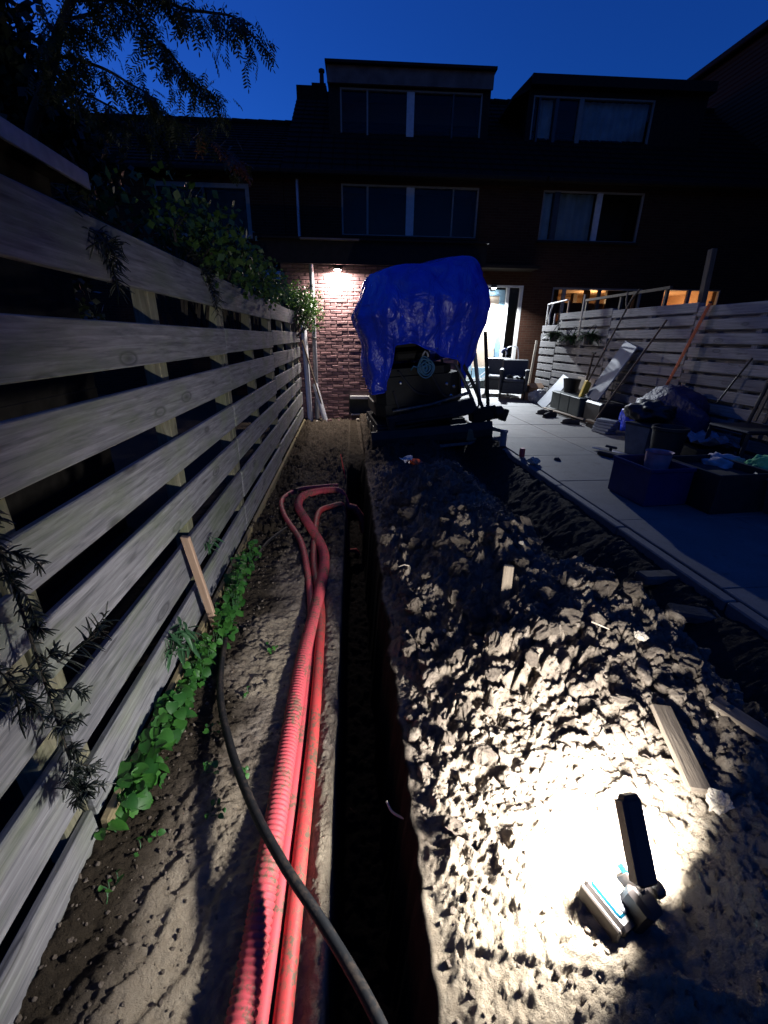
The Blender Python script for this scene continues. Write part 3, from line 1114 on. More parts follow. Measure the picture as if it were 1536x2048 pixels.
dm = B.part(wall_mb(-0.87, 3.43, 6.02, 7.42, 14.6, 0.2, [(-0.57, 3.22, 6.14, 7.36)]).box((-0.80, 16.2, 6.8), (0.12, 3.0, 1.3)).box((3.36, 16.2, 6.8), (0.12, 3.0, 1.3)), 'dormer', MAT['zinc'])
B.part(MB().box((1.28, 14.50, 7.57), (4.34, 0.06, 0.36)), 'dormer_fascia', MAT['fascia'])
B.part(MB().box((1.28, 16.2, 7.58), (4.34, 3.3, 0.28)).box((1.28, 16.1, 7.77), (4.42, 3.5, 0.06)), 'dormer_roof', MAT['zinc'])
window(B, -0.57, 3.22, 6.14, 7.36, 14.6, [(0.15, 0.045, 'greypaint'), (1.30, 0.20, 'whitepaint'), (2.44, 0.04, 'darkpaint')], 'greypaint', fwid=0.04)
# door with sidelight
dr = B.part(MB().box((3.71, 13.06, 2.655), (1.38, 0.12, 0.05)).box((3.045, 13.06, 1.42), (0.05, 0.12, 2.42)).box((4.36, 13.06, 1.42), (0.085, 0.12, 2.42))
            .box((3.985, 13.06, 1.42), (0.075, 0.12, 2.42)).box((3.71, 13.06, 0.235), (1.38, 0.14, 0.03)), 'door_frame', MAT['whitepaint'])
MB().box((3.86, 13.09, 1.35), (0.15, 0.05, 2.2), bev=.006).box((3.12, 13.09, 1.35), (0.09, 0.05, 2.2), bev=.006).box((3.49, 13.09, 2.50), (0.88, 0.05, 0.15), bev=.006)\
    .box((3.49, 13.09, 0.40), (0.60, 0.05, 0.3), bev=.006).build('door_leaf', MAT['bluedoor'], dr)
MB().box((3.47, 13.10, 1.45), (0.66, 0.03, 2.0)).build('door_panel', MAT['beige'], dr)
MB().tube([(3.76, 13.05, 1.2), (3.76, 12.99, 1.2), (3.66, 12.99, 1.2)], 0.011, 6).build('handle', MAT['steel'], dr)
MB().box((4.17, 13.09, 1.42), (0.295, 0.008, 2.34)).build('sidelight_pane', MAT['glass'], dr)
MB().box((4.17, 13.4, 1.42), (0.5, 0.02, 2.5)).build('hall_back', MAT['furn'], dr)
B.part(MB().box((3.6, 12.82, 0.11), (1.5, 0.34, 0.22), bev=.012), 'doorstep', MAT['darkbox'])
B.part(MB().box((2.9, 12.7, 3.04), (3.3, 0.6, 0.05)).box((2.9, 12.39, 3.04), (3.3, 0.02, 0.07)), 'canopy', MAT['zinc'])
B.part(MB().tube([(-1.60, 12.93, 2.9), (-1.60, 12.93, 4.95)], 0.04, 8), 'downpipe', MAT['zincpipe'], smooth=60)

# --- right neighbour
nb = Bld('terraced_house', 'dark neighbouring house on the right with curtained windows and a lit ground floor', 'house', 8.0, 13.0)
B = nb
B.part(wall_mb(4.56, 13.5, -0.3, 5.1, 13.0, 0.3, [(4.33, 7.28, 3.74, 4.85), (5.22, 7.75, 0.6, 2.66), (8.36, 10.0, 1.1, 2.68)][1:] + [(4.62, 7.28, 3.74, 4.85)]), 'wall', MAT['dbrick'])
B.part(MB().box((9.0, 17.2, 2.4), (8.9, 0.2, 5.4)), 'wall', MAT['dbrick'])
window(B, 4.62, 7.28, 3.74, 4.85, 13.0, [(5.0, 0.14, 'darkpaint'), (6.12, 0.13, 'whitepaint')], 'greypaint', fwid=0.035, curtains=[(5.07, 6.05, 'curtain'), (4.66, 4.93, 'curtain')])
rp = B.part(roof_mb(4.5, 13.4, 12.75, 5.02, 17.0, 8.1), 'roof', MAT['rooftile'])
ridge_mb(4.52, 13.4, 17.0, 8.13).build('ridge_tile', MAT['rooftile'], rp, smooth=40)
B.part(MB().box((9.0, 12.70, 4.98), (8.8, 0.12, 0.11), bev=0.02), 'gutter', MAT['zinc'])
B.part(wall_mb(4.46, 9.4, 6.02, 7.5, 14.6, 0.2, [(4.60, 7.95, 6.16, 7.37)]).box((4.53, 16.2, 6.8), (0.12, 3.0, 1.4)).box((9.3, 16.2, 6.8), (0.12, 3.0, 1.4)), 'dormer', MAT['zinc'])
B.part(MB().box((6.95, 16.1, 7.62), (5.0, 3.4, 0.22)).prism([(4.45, 7.73), (4.45, 7.45), (3.98, 7.20), (3.98, 7.27)], (14.5, 17.4), 'y'), 'dormer_roof', MAT['zinc'])
window(B, 4.60, 7.95, 6.16, 7.37, 14.6, [(4.78, 0.05, 'darkpaint'), (5.26, 0.09, 'darkpaint'), (5.93, 0.12, 'greypaint')], 'greypaint', fwid=0.04, curtains=[(4.82, 5.2, 'curtain'), (6.0, 7.9, 'curtain')])
w = window(B, 5.22, 7.75, 0.6, 2.66, 13.0, [(5.56, 0.08, 'greypaint'), (6.56, 0.07, 'darkpaint')], 'greypaint', back='room', depth=2.4, sill=False)
MB().box((6.1, 14.6, 2.19), (1.9, 0.3, 0.27)).box((6.6, 14.4, 1.55), (2.2, 0.3, 0.62)).box((6.52, 14.5, 2.2), (0.12, 0.2, 0.9)).box((5.44, 13.6, 1.7), (0.36, 0.1, 2.0)).box((6.1, 13.7, 2.19), (1.9, 0.1, 0.28)).box((6.5, 13.65, 1.7), (0.16, 0.1, 2.0)).box((7.4, 13.5, 1.7), (0.8, 0.1, 2.0)).box((6.3, 13.75, 1.35), (2.0, 0.1, 0.9)).build('cupboard', MAT['furn'], w)
MB().lathe([(0.0, 2.18), (0.05, 2.14), (0.06, 2.10), (0.03, 2.06), (0.0, 2.05)], 10, (6.72, 13.9, 0)).build('pendant_lamp', MAT['glow_bulb'], w, smooth=True)
w = window(B, 8.36, 10.0, 1.1, 2.68, 13.0, [(9.12, 0.08, 'greypaint')], 'greypaint', back='room', depth=2.0, sill=False, fwid=0.03)


def point(name, loc, power, col, parent=None, r=0.05):
    l = bpy.data.lights.new(name, 'POINT')
    l.energy = power
    l.color = col
    l.shadow_soft_size = r
    o = bpy.data.objects.new(name, l)
    COL.objects.link(o)
    o.location = loc
    return o


point('room_lamp', fac(6.75, 13.9, 2.35), ROOM_POWER, (1.0, 0.62, 0.32))
point('room_lamp', fac(9.2, 14.2, 1.9), ROOM_POWER*1.3, (1.0, 0.66, 0.36))

# --- left neighbour
ln = Bld('terraced_house', 'dark low-roofed house on the left behind the creeper and the rowan leaves', 'house', -6.5, 13.0)
B = ln
B.part(wall_mb(-12, -1.96, -0.3, 5.1, 13.0, 0.3, [(-5.15, -2.80, 3.60, 4.78)]), 'wall', MAT['dbrick'])
window(B, -5.15, -2.80, 3.60, 4.78, 13.0, [(-3.92, 0.06, 'darkpaint')], 'greypaint', fwid=0.10)
rp = B.part(roof_mb(-12, -1.96, 12.75, 5.02, 17.0, 7.36), 'roof', MAT['rooftile'])
ridge_mb(-12, -1.96, 17.0, 7.40).build('ridge_tile', MAT['rooftile'], rp, smooth=40)
B.part(MB().box((-7.0, 16.9, 2.4), (10, 0.2, 5.0)), 'wall', MAT['dbrick'])
B.part(MB().box((-7.0, 12.70, 4.98), (10.1, 0.12, 0.11), bev=0.02), 'gutter', MAT['zinc'])
B.part(MB().box((-2.1, 12.6, 2.72), (1.1, 0.5, 0.2)), 'canopy', MAT['shedfascia'])

# --- wing at the far right
wing = thing('house_wing', 'black side wing of houses closing the garden on the far right', 'house', (12.0, 6.0, -0.3))
MB().box((3.0, 0.0, 4.8), (6.0, 25.0, 9.6)).build('wall', MAT['dbrick'], wing)
MB().box((2.95, 0.0, 9.72), (6.3, 25.3, 0.18), bev=.03).build('roof_edge', MAT['zinc'], wing)

# --- brick extension with the wall lamp
ex = Bld('brick_extension', 'low red brick extension lit by a wall lamp behind the covered digger', 'extension', 0.3, 9.05)
B = ex
HATCH = (-0.28, 0.42, -0.19, 0.19)
B.part(wall_mb(-1.5, 1.9, -0.6, 2.60, 9.058, 0.2, [HATCH]).box((1.8, 11.0, 1.0), (0.2, 3.7, 3.2)).box((-1.4, 11.0, 1.0), (0.2, 3.7, 3.2)), 'mortar_wall', MAT['mortar'])
B.part(MB().box((0.2, 10.7, 2.73), (3.9, 4.2, 0.2)).box((0.2, 8.60, 2.66), (3.94, 0.05, 0.36)), 'flat_roof', MAT['zinc'])
B.part(MB().box((0.2, 8.55, 2.85), (3.98, 0.10, 0.03)), 'roof_trim', MAT['zinc'])
B.part(MB().box((-0.55, 8.54, 2.84), (1.0, 0.11, 0.022)), 'roof_trim', MAT['fascia'])
BL, BH = 0.2105, 0.0515
bmesh_list = []
for vi in range(3):
    mb = MB().box((0, 0, 0), (BL, 0.05, BH), bev=0.006)
    vs = [(x+rnd.uniform(-.002, .002), y_+rnd.uniform(-.0015, .0015), z+rnd.uniform(-.002, .002)) for x, y_, z in mb.v]
    mb.v = vs
    bmesh_list.append(mb.mesh('brick', MAT['brick']))
rest = MB()
nb_count = 0
for row in range(50):
    z = -0.55+row*0.0622
    if z > 2.53:
        break
    s = -1.5+(0.111 if row % 2 else 0)
    while s < 1.8:
        inh = s+BL/2 > HATCH[0] and s-BL/2 < HATCH[1]+.05 and z+.03 > HATCH[2]-.02 and z-.03 < HATCH[3]+0.04
        if not inh and s-BL/2 > -1.5:
            q = (s+rnd.uniform(-.002, .002), 9.050+rnd.uniform(0, .007), z+rnd.uniform(-.0015, .0015))
            if -1.0 < s < 0.36 and z > -0.30 and nb_count < 299:
                nb_count += 1
                link('brick', rnd.choice(bmesh_list), ex.o, Vector(q)+ex.off+Vector((0, 0.02, 0)),
                     (rnd.uniform(-.004, .004), rnd.uniform(-.006, .006), rnd.uniform(-.004, .004)))
            else:
                rest.box((q[0], q[1]+0.02, q[2]), (BL, 0.05, BH), bev=0.004)
        s += 0.222
o = B.part(rest, 'brickwork', MAT['brick'])
o['kind'] = 'stuff'
hb = B.part(MB().box((0.07, 9.03, 0.172), (0.66, 0.10, 0.062), bev=.005), 'hatch_lintel', MAT['whitepaint'])
B.part(MB().box((0.07, 9.20, 0.0), (0.70, 0.02, 0.40)), 'hatch_back', MAT['darkbox'])
B.part(MB().box((0.07, 9.04, -0.175), (0.62, 0.06, 0.02)), 'hatch_sill', MAT['whitepaint'])


# --- lamps on the walls
def wall_lamp(label, s, d, z, mat, power, col, size, off=0.13, tilt=0, spread=180):
    t = thing('wall_lamp', label, 'lamp', fac(s, d, z), PHI)
    MB().box((0, -0.012, 0.02), (0.10, 0.02, 0.13), bev=.005).build('back_plate', MAT['black'], t)
    MB().lathe([(0.072, 0.0), (0.085, 0.035), (0.07, 0.075), (0.03, 0.09)], 18, (0, -0.105, 0)).build('shade', MAT['black'], t, smooth=40)
    MB().lathe([(0.0, 0.004), (0.066, 0.004), (0.066, -0.006), (0.0, -0.022)], 18, (0, -0.105, 0), cap=False).build('diffuser', MAT[mat], t, smooth=True)
    l = bpy.data.lights.new('lamp_light', 'AREA')
    l.shape = 'DISK'
    l.size = size
    l.energy = power
    l.color = col
    o = bpy.data.objects.new('lamp_light', l)
    COL.objects.link(o)
    o.parent = t
    l.spread = R(spread)
    o.rotation_euler = (R(-tilt), 0, 0)
    o.location = (0, -off, -0.03)
    return t


wall_lamp('glaring warm white wall lamp high on the red brick extension', -0.45, 9.045, 2.44, 'glow_warm', WALL_POWER, (1.0, 0.90, 0.84), 0.10, 0.095)
wall_lamp('cool white wall lamp above the beige and blue back door', 3.56, 13.03, 2.60, 'glow_cool', DOOR_POWER, (0.86, 0.92, 1.0), 0.12, 0.30, 28, 150)

# downpipe and pipes at the extension corner
dp = thing('downpipe', 'tall zinc downpipe on the brick wall left of the glaring lamp', 'downpipe', fac(-0.93, 8.97, -0.3), PHI)
MB().tube([(0, 0, 0.0), (0, 0, 2.9), (0.0, -0.3, 3.1)], 0.043, 12).build('pipe', MAT['zincpipe'], dp, smooth=50)
for z in (0.5, 1.55, 2.45):
    MB().lathe([(0.043, z), (0.05, z+.004), (0.05, z+.04), (0.043, z+.044)], 12, cap=False).box((0, 0.05, z+.02), (0.03, 0.08, 0.02)).build('pipe_bracket', MAT['worn'], dp, smooth=40)
a, b_ = fac(-1.06, 8.85, -0.3), fac(-1.12, 8.93, 1.62)
t = thing('drain_pipe', 'long grey plastic pipe standing upright at the end of the slatted fence', 'pipe', a)
MB().tube([(0, 0, 0), b_-a], 0.052, 12).build('tube', MAT['pvc'], t, smooth=50)
MB().tube([(b_-a)*0.95, (b_-a)*1.004], 0.058, 12).build('socket', MAT['pvc'], t, smooth=50)
a, b_ = fac(-0.74, 8.75, -0.3), fac(-0.95, 8.93, 0.43)
t = thing('drain_pipe', 'short grey plastic pipe leaning beside the downpipe', 'pipe', a)
MB().tube([(0, 0, 0), b_-a], 0.052, 12).build('tube', MAT['pvc'], t, smooth=50)
MB().tube([(0, 0, 0), (b_-a)*0.06], 0.058, 12).build('socket', MAT['pvc'], t, smooth=50)
a, b_ = fac(-0.72, 8.80, -0.3), fac(-1.15, 8.86, 1.25)
tag(MB().box((0, 0, 0), ((b_-a).length, 0.045, 0.022), bev=.003).build('wooden_lath', MAT['oldwood'], None, (a+b_)/2, aim(a, b_).to_euler()),
    'thin brown lath leaning between the fence end and the brick wall', 'lath')
for k, (s, d) in enumerate(((-0.90, 8.7), (-0.5, 8.85), (-0.1, 8.9), (-0.66, 8.62))):
    q = fac(s, d, 0)
    mb = MB().box((0, 0, 0), (0.09, 0.06, 0.05), bev=.014)
    o = mb.build('rubble_stone', MAT['pebble'] if k % 2 == 0 else MAT['brick'], None, (q.x, q.y, gz(q.x, q.y)+0.015), (0.3*k, 0.2, k))
    tag(o, ['pale rubble lump between the drain pipes at the wall foot', 'red rubble lump at the wall foot right of the downpipe', 'pale rubble lump below the white hatch lintel', 'red rubble lump before the leaning grey pipe'][k], 'rubble', 'rubble by the brick wall')

# ------------------------------------------------------------------ covered digger
DG = Vector((1.13, 6.55, -0.14))
dg = thing('mini_digger', 'black mini digger standing on the soil under a blue tarp', 'digger', DG, rot=(0, R(-4.5), R(3)))


def track():
    mb = MB()
    path = []
    L, r = 0.62, 0.17
    for i in range(9):
        a = math.pi/2+math.pi*i/8
        path.append((-L+r*math.cos(a), r+r*math.sin(a)))
    for i in range(9):
        a = -math.pi/2+math.pi*i/8
        path.append((L+r*math.cos(a), r+r*math.sin(a)))
    mb.prism(path, (-0.11, 0.11), 'x')
    n = len(path)
    for i in range(n):
        p, q = path[i], path[(i+1) % n]
        m = max(1, int(math.hypot(q[0]-p[0], q[1]-p[1])/0.07))
        for k in range(m):
            t = (k+.5)/m
            ang = math.atan2(q[1]-p[1], q[0]-p[0])
            mb.box((0, p[0]+(q[0]-p[0])*t, p[1]+(q[1]-p[1])*t), (0.23, 0.03, 0.03), Matrix.Rotation(ang, 3, 'X'))
    return mb


trm = track().mesh('track', MAT['rubber'])
for sx in (-0.52, 0.52):
    tr_ = link('track', trm, dg, (sx, 0.15, 0.0))
    for yy in (-0.6, -0.2, 0.2, 0.6):
        MB().lathe([(0.10, -0.12), (0.10, 0.12)], 14, (0, yy, 0.17), Euler((0, R(90), 0)).to_matrix()).build('road_wheel', MAT['worn'], tr_)
MB().box((0, 0.15, 0.25), (0.84, 0.9, 0.22), bev=.03).build('undercarriage', MAT['blackmetal'], dg)
MB().lathe([(0.36, 0.36), (0.36, 0.46)], 24, (0, 0.2, 0)).build('slew_ring', MAT['worn'], dg, smooth=40)
# dozer blade, a curved plate in front
mb = MB()
prof = [(-0.66, 0.02), (-0.71, 0.10), (-0.72, 0.20), (-0.69, 0.30)]
pr2 = [(-0.63, 0.30), (-0.66, 0.20), (-0.65, 0.10), (-0.62, 0.02)]
mb.prism(prof+pr2, (-0.74, 0.98), 'x')
bl = mb.build('dozer_blade', MAT['bladepaint'], dg)
for sx in (-0.35, 0.35):
    MB().box((sx, -0.45, 0.17), (0.07, 0.45, 0.09), bev=.01).build('blade_arm', MAT['blackmetal'], bl)
MB().box((0.12, -0.725, 0.03), (1.6, 0.012, 0.04), rotm(-12)).build('cutting_edge', MAT['worn'], bl)
# body
mb = MB()
pl = [(-0.62, -0.35), (-0.5, -0.52), (0.45, -0.52), (0.62, -0.35), (0.62, 0.55), (0.45, 0.75), (-0.45, 0.75), (-0.62, 0.55)]
mb.prism(pl, (0.46, 0.62))
mb.prism([(x*0.96, y*0.96) for x, y in pl], (0.62, 0.98))
mb.prism([(x*0.8, y*0.84) for x, y in pl], (0.98, 1.08))
MB_body = mb.build('engine_cover', MAT['blackmetal'], dg)
MB().box((0.0, 0.1, 1.22), (0.5, 0.45, 0.12), bev=.03).box((0.0, 0.30, 1.48), (0.5, 0.12, 0.5), bev=.03).build('seat', MAT['rubber'], dg)
for sx in (-0.56, 0.62):
    for sy in (-0.32, 0.6):
        MB().tube([(sx, sy, 0.6), (sx, sy, 1.9), (sx*0.92, sy*0.9, 2.14)], 0.026, 8).build('canopy_post', MAT['blackmetal'], dg, smooth=50)
MB().box((0.03, 0.14, 2.15), (1.25, 1.05, 0.06), bev=.02).build('canopy_roof', MAT['blackmetal'], dg)
# slanting beam (boom laid across the front) with its shiny upper edge, and couplers to the right
mb = MB()
r_ = aim((-0.45, -0.62, 0.46), (0.72, -0.60, 0.62))
mb.box((0.12, -0.60, 0.45), (1.25, 0.12, 0.22), r_, bev=.02)
bm_ = mb.build('boom', MAT['bladepaint'], dg)
MB().tube([(-0.42, -0.64, 0.55), (0.1, -0.66, 0.60), (0.66, -0.66, 0.72)], 0.022, 8).build('hydraulic_rod', MAT['worn'], bm_, smooth=50)
MB().tube([(-0.40, -0.69, 0.38), (0.4, -0.69, 0.42)], 0.035, 10).build('hydraulic_cylinder', MAT['blackmetal'], bm_, smooth=50)
mb = MB()
mb.box((0.88, -0.55, 0.40), (0.36, 0.2, 0.2), rotm(0, -6, 0), bev=.02)
mb.lathe([(0.07, 0), (0.09, 0.03), (0.09, 0.12), (0.05, 0.15)], 12, (1.02, -0.6, 0.40), rotm(0, 90))
cp = mb.build('coupler', MAT['blackmetal'], dg, smooth=30)
MB().prism([(0.82, 0.28), (1.22, 0.13), (1.20, 0.10), (0.80, 0.20)], (-0.62, -0.45), 'y').build('coupler_hook', MAT['worn'], cp)
MB().box((1.18, -0.6, 0.36), (0.07, 0.13, 0.17), rotm(0, 20, 10), bev=.012).build('coupler_jaw', MAT['blackmetal'], cp)
for k, (x0, x1) in enumerate(((0.50, 0.78), (0.60, 0.88))):
    MB().tube(smoothpts([(x0, -0.52, 1.08), ((x0+x1)/2-.02, -0.60, 0.82), (x1, -0.60, 0.45)], 5), 0.024, 7).build('hydraulic_hose', MAT['worn'] if k == 0 else MAT['rubber'], dg, smooth=60)
for k, (x0, z0, x1, z1) in enumerate(((-0.3, 1.05, 0.1, 0.72), (0.15, 0.98, 0.42, 0.66), (-0.38, 0.8, -0.22, 0.3))):
    MB().tube(smoothpts([(x0, -0.54, z0), ((x0+x1)/2, -0.62, (z0+z1)/2-0.1), (x1, -0.58, z1)], 5), 0.014, 6).build('hydraulic_hose', MAT['rubber'], dg, smooth=60)
for (x, z) in ((-0.28, 0.90), (0.36, 0.84), (0.46, 0.80), (0.42, 0.68), (-0.2, 0.12), (0.25, 0.58)):
    MB().lathe([(0.02, 0), (0.025, 0.012), (0.012, 0.02)], 8, (x, -0.545, z), rotm(90)).build('hose_fitting', MAT['chrome'], dg)

# blue hose coil hanging on the digger
q = dg.matrix_basis
hc = thing('hose_coil', 'blue coiled hose hanging on the black front of the covered digger', 'hose', (1.13, 5.93, 0.96))
for k in range(7):
    r0 = 0.022+0.0155*k
    ph_, ex_ = rnd.uniform(0, 6), rnd.uniform(.85, 1.15)
    pts = [(r0*ex_*math.cos(a)+.010*math.sin(a*2+ph_), rnd.uniform(-.006, .006)-.012*math.sin(a+ph_), r0*1.1*math.sin(a)+.012*math.sin(a*3+ph_)-.012) for a in [i*2*math.pi/22 for i in range(23)]]
    MB().tube(pts, 0.010, 6, caps=False).build('loop', MAT['hose_blue'], hc, smooth=True)
MB().tube([(-0.05, 0, 0.13), (-0.02, -0.03, 0.19), (0.02, 0.02, 0.17), (0.03, -.01, .12)], 0.012, 6).build('tie', MAT['bag'], hc, smooth=True)
MB().tube([(-0.09, 0, -0.02), (-0.16, 0.0, 0.0), (-0.19, 0.02, -0.05)], 0.010, 6).build('loose_end', MAT['hose_blue'], hc, smooth=True)

# tarpaulin: draped shell
def tarp_obj():
    NU, NV = 132, 46
    vs, fs = [], []
    def hem(a):     # a: angle, 0 = +x (right), -90deg = front
        d = math.degrees(a) % 360
        pts = [(0, 1.20), (20, 1.1), (90, 0.9), (160, 0.75), (185, 0.62), (215, 0.58), (228, 0.60), (234, 0.82), (241, 1.22), (256, 1.25), (272, 1.18), (290, 1.08),
               (303, 1.05), (309, 0.98), (313, 0.70), (318, 0.66), (322, 0.95), (335, 1.25), (350, 1.24), (360, 1.20)]
        for (p, zp), (q_, zq) in zip(pts, pts[1:]):
            if p <= d <= q_:
                t = (d-p)/(q_-p)
                t = t*t*(3-2*t)
                return zp+(zq-zp)*t
        return 1.1
    for j in range(NV+1):
        for i in range(NU):
            a = 2*math.pi*i/NU
            ca, sa = math.cos(a), math.sin(a)
            n = 3.6
            sr = (abs(ca)**n+abs(sa)**n)**(-1/n)
            v = j/NV
            top = 2.23
            if v < 0.28:
                t = v/0.28
                rr = t*0.90
                z = top - 0.05*t**2
            elif v < 0.40:
                t = (v-0.28)/0.12
                rr = 0.90+0.10*math.sin(t*math.pi/2)
                z = top-0.05-0.15*(1-math.cos(t*math.pi/2))
            else:
                t = (v-0.40)/0.60
                z1 = hem(a)
                z = top-0.20+(z1-top+0.20)*t
                rr = 1.0
            x = 0.78*sr*ca*rr
            y = 0.62*sr*sa*rr
            hgt = top-z
            # belly out to the middle and tuck in below
            bul = 1+0.20*math.exp(-((z-1.68)/0.36)**2)-0.04*max(0, 1.2-z)
            # vertical folds getting deeper downwards
            fold = 0.048*math.sin(a*9+1.8*math.sin(a*3)+z*1.2)+0.02*math.sin(a*23+z*3)+0.012*math.sin(a*41-z*7)
            bul += fold*min(1, hgt/0.55)
            x *= bul
            y *= bul
            zz = z + 0.02*math.sin(x*7+y*3)*(1 if v < .4 else 0.3)
            # roof sags left, higher on the right
            zz += 0.11*min(1, max(0, (zz-1.2)/0.9))*(x/0.8) - 0.06*max(0, -x-0.3)*(1 if zz > 1.6 else 0)
            if z < 1.2 and math.degrees(a) % 360 > 180:
                y *= 1.0-0.10*(1.2-z)
            vs.append((x, y, zz))
    for j in range(NV):
        for i in range(NU):
            a_, b2 = j*NU+i, j*NU+(i+1) % NU
            fs.append((a_, b2, b2+NU, a_+NU))
    arr = np.array(vs)
    # wrinkles
    nx = perlin(arr[:, 0]*5+arr[:, 1]*3, arr[:, 2]*3.2, 90)
    n2 = 1-2*np.abs(perlin(arr[:, 0]*9+arr[:, 1]*6+arr[:, 2]*3, arr[:, 2]*5-arr[:, 0]*4, 92))
    rad = np.hypot(arr[:, 0], arr[:, 1])+1e-6
    amp = np.where(arr[:, 2] > 2.1, 0.012, 0.03)
    n3 = 1-2*np.abs(perlin(arr[:, 0]*2.6+arr[:, 1]*2+arr[:, 2]*1.7, arr[:, 2]*2.2-arr[:, 0]*1.5, 95))
    k = 1+(amp*nx*1.6+0.010*n2+0.032*n3*(arr[:, 2] < 2.05))/rad
    arr[:, 0] *= k
    arr[:, 1] *= k
    mb = MB()
    mb.add(arr.tolist(), fs)
    return mb


tb = tarp_obj()
to = tb.build('tarpaulin', MAT['tarp'], None, (1.10, 6.52, 0.0), (0, 0, R(3)), smooth=True)
to.scale = (0.91, 0.95, 1.0)
last = [Vector(p) for p in tb.v[-132:]]
MB().tube(last+[last[0]], 0.011, 6, caps=False).build('hem', MAT['tarp'], to, smooth=True)
for i in range(3, 132, 9):
    MB().lathe([(.008, -.003), (.016, -.002), (.016, .002), (.008, .003)], 8, last[i]*1.004+Vector((0, 0, .035)), rotm(90, 0, math.degrees(math.atan2(last[i].y, last[i].x))+90)).build('eyelet', MAT['chrome'], to)
tag(to, 'shiny blue tarpaulin draped over the mini digger with ragged hanging corners', 'tarpaulin')
sm = to.modifiers.new('thick', 'SOLIDIFY')
sm.thickness = 0.004
# steel bars standing by the digger on the patio edge
a, b_ = Vector((2.14, 6.05, 0.02)), Vector((1.97, 6.15, 1.40))
tag(MB().tube([(0, 0, 0), b_-a], 0.026, 8).build('steel_bar', MAT['blackmetal'], None, a, smooth=50), 'upright thin black bar at the right side of the covered digger', 'bar')
a, b_ = Vector((2.18, 6.5, 0.02)), Vector((1.93, 6.42, 1.12))
tag(MB().box((0, 0, 0), ((b_-a).length, 0.07, 0.03), bev=.004).build('leaning_plank', MAT['greyboard'], None, (a+b_)/2, aim(a, b_).to_euler()), 'narrow grey plank leaning behind the upright black bar', 'plank')

# ------------------------------------------------------------------ work lamp (the light of the picture)
LP = Vector((0.635, 0.525, 0))
LP.z = gz(0.635, 0.525, False)+0.022
lamp = thing('work_light', 'black LED work light with a teal battery base on the lit soil', 'work light', LP)
lamp.scale = (0.92, 0.92, 0.92)
bx = rotm(0, 0, 22)
bt = MB().box((-0.036, 0.012, 0.022), (0.066, 0.120, 0.044), bx, bev=.010).build('battery', MAT['lampbody'], lamp)
MB().box((-0.073, -0.002, 0.018), (0.010, 0.115, 0.052), bx, bev=.004).build('side_rail', MAT['lampgrey'], bt)
MB().box((-0.034, 0.018, 0.046), (0.048, 0.086, 0.010), bx, bev=.005).build('top_cover', MAT['teal'], bt)
MB().box((-0.026, 0.006, 0.0515), (0.028, 0.052, 0.006), bx, bev=.003).build('grip_pad', MAT['greypad'], bt)
MB().box((0.015, -0.015, 0.055), (0.055, 0.075, 0.11), rotm(8, 0, 20), bev=.012).build('stem', MAT['lampbody'], lamp)
MB().box((0.002, 0.014, 0.10), (0.016, 0.05, 0.055), rotm(20, 0, 30), bev=.004).build('bracket', MAT['lampgrey'], lamp)
MB().box((-0.008, 0.028, 0.127), (0.010, 0.030, 0.030), rotm(20, 0, 30), bev=.003).build('latch', MAT['teal'], lamp)
MB().lathe([(0.014, 0), (0.019, 0.008), (0.019, 0.024), (0.012, 0.03)], 12, (0.045, -0.01, 0.10), rotm(0, 90, 20)).build('hinge_knob', MAT['lampbody'], lamp, smooth=40)
HN = Vector((-0.24, 0.74, -0.66)).normalized()        # the way the panel looks
HU = (Vector((0.10, 0.35, 0.90))-HN*Vector((0.10, 0.35, 0.90)).dot(HN)).normalized()
HR = HU.cross(-HN).normalized()
HM = Matrix((HR, HN, HU)).transposed()
HC = Vector((0.012, 0.045, 0.215))
head = MB().box((0, 0.0, 0), (0.058, 0.034, 0.185), bev=.008).box((0, -0.0, 0.088), (0.05, 0.03, 0.018), bev=.006).build('lamp_head', MAT['lampbody'], lamp, HC, HM.to_euler(), smooth=30)
for k in range(7):
    MB().box((0.0, -0.0, -0.07+k*0.022), (0.0605, 0.020, 0.010), bev=.003).build('cooling_rib', MAT['lampbody'], head)
MB().box((-0.0295, 0.004, 0.0), (0.004, 0.026, 0.17), bev=.001).build('side_strip', MAT['lampgrey'], head)
MB().box((0, 0.0172, 0.0), (0.046, 0.003, 0.16), bev=.001).build('led_panel', MAT['glow_led'], head)
l = bpy.data.lights.new('led_light', 'AREA')
l.shape = 'RECTANGLE'
l.size = 0.044
l.size_y = 0.155
l.energy = LAMP_POWER
l.spread = R(172)
l.color = (1.0, 0.98, 0.95)
lo = bpy.data.objects.new('led_light', l)
COL.objects.link(lo)
lo.parent = lamp
lm = Matrix((HR, HU, -HN)).transposed()        # area light shines along local -Z
lo.location = HC+HN*0.0205
lo.rotation_euler = lm.to_euler()


# ------------------------------------------------------------------ conduits and hose
def on_soil(pts, r, lift=0.0, n=10):
    out = []
    for p in smoothpts([(x, y, 0) for x, y in pts], n):
        z = gz(p.x, p.y, False)
        out.append(Vector((p.x, p.y, z+r+lift)))
    for _ in range(5):
        out = [out[0]]+[Vector((b.x, b.y, (a.z+2*b.z+c.z)/4)) for a, b, c in zip(out, out[1:], out[2:])]+[out[-1]]
    return out


def resample(pts, step):
    out = [pts[0]]
    acc = 0
    for a, b in zip(pts, pts[1:]):
        L = (b-a).length
        if L == 0:
            continue
        t = step-acc
        while t <= L:
            out.append(a.lerp(b, t/L))
            t += step
        acc = (acc+L) % step
    return out


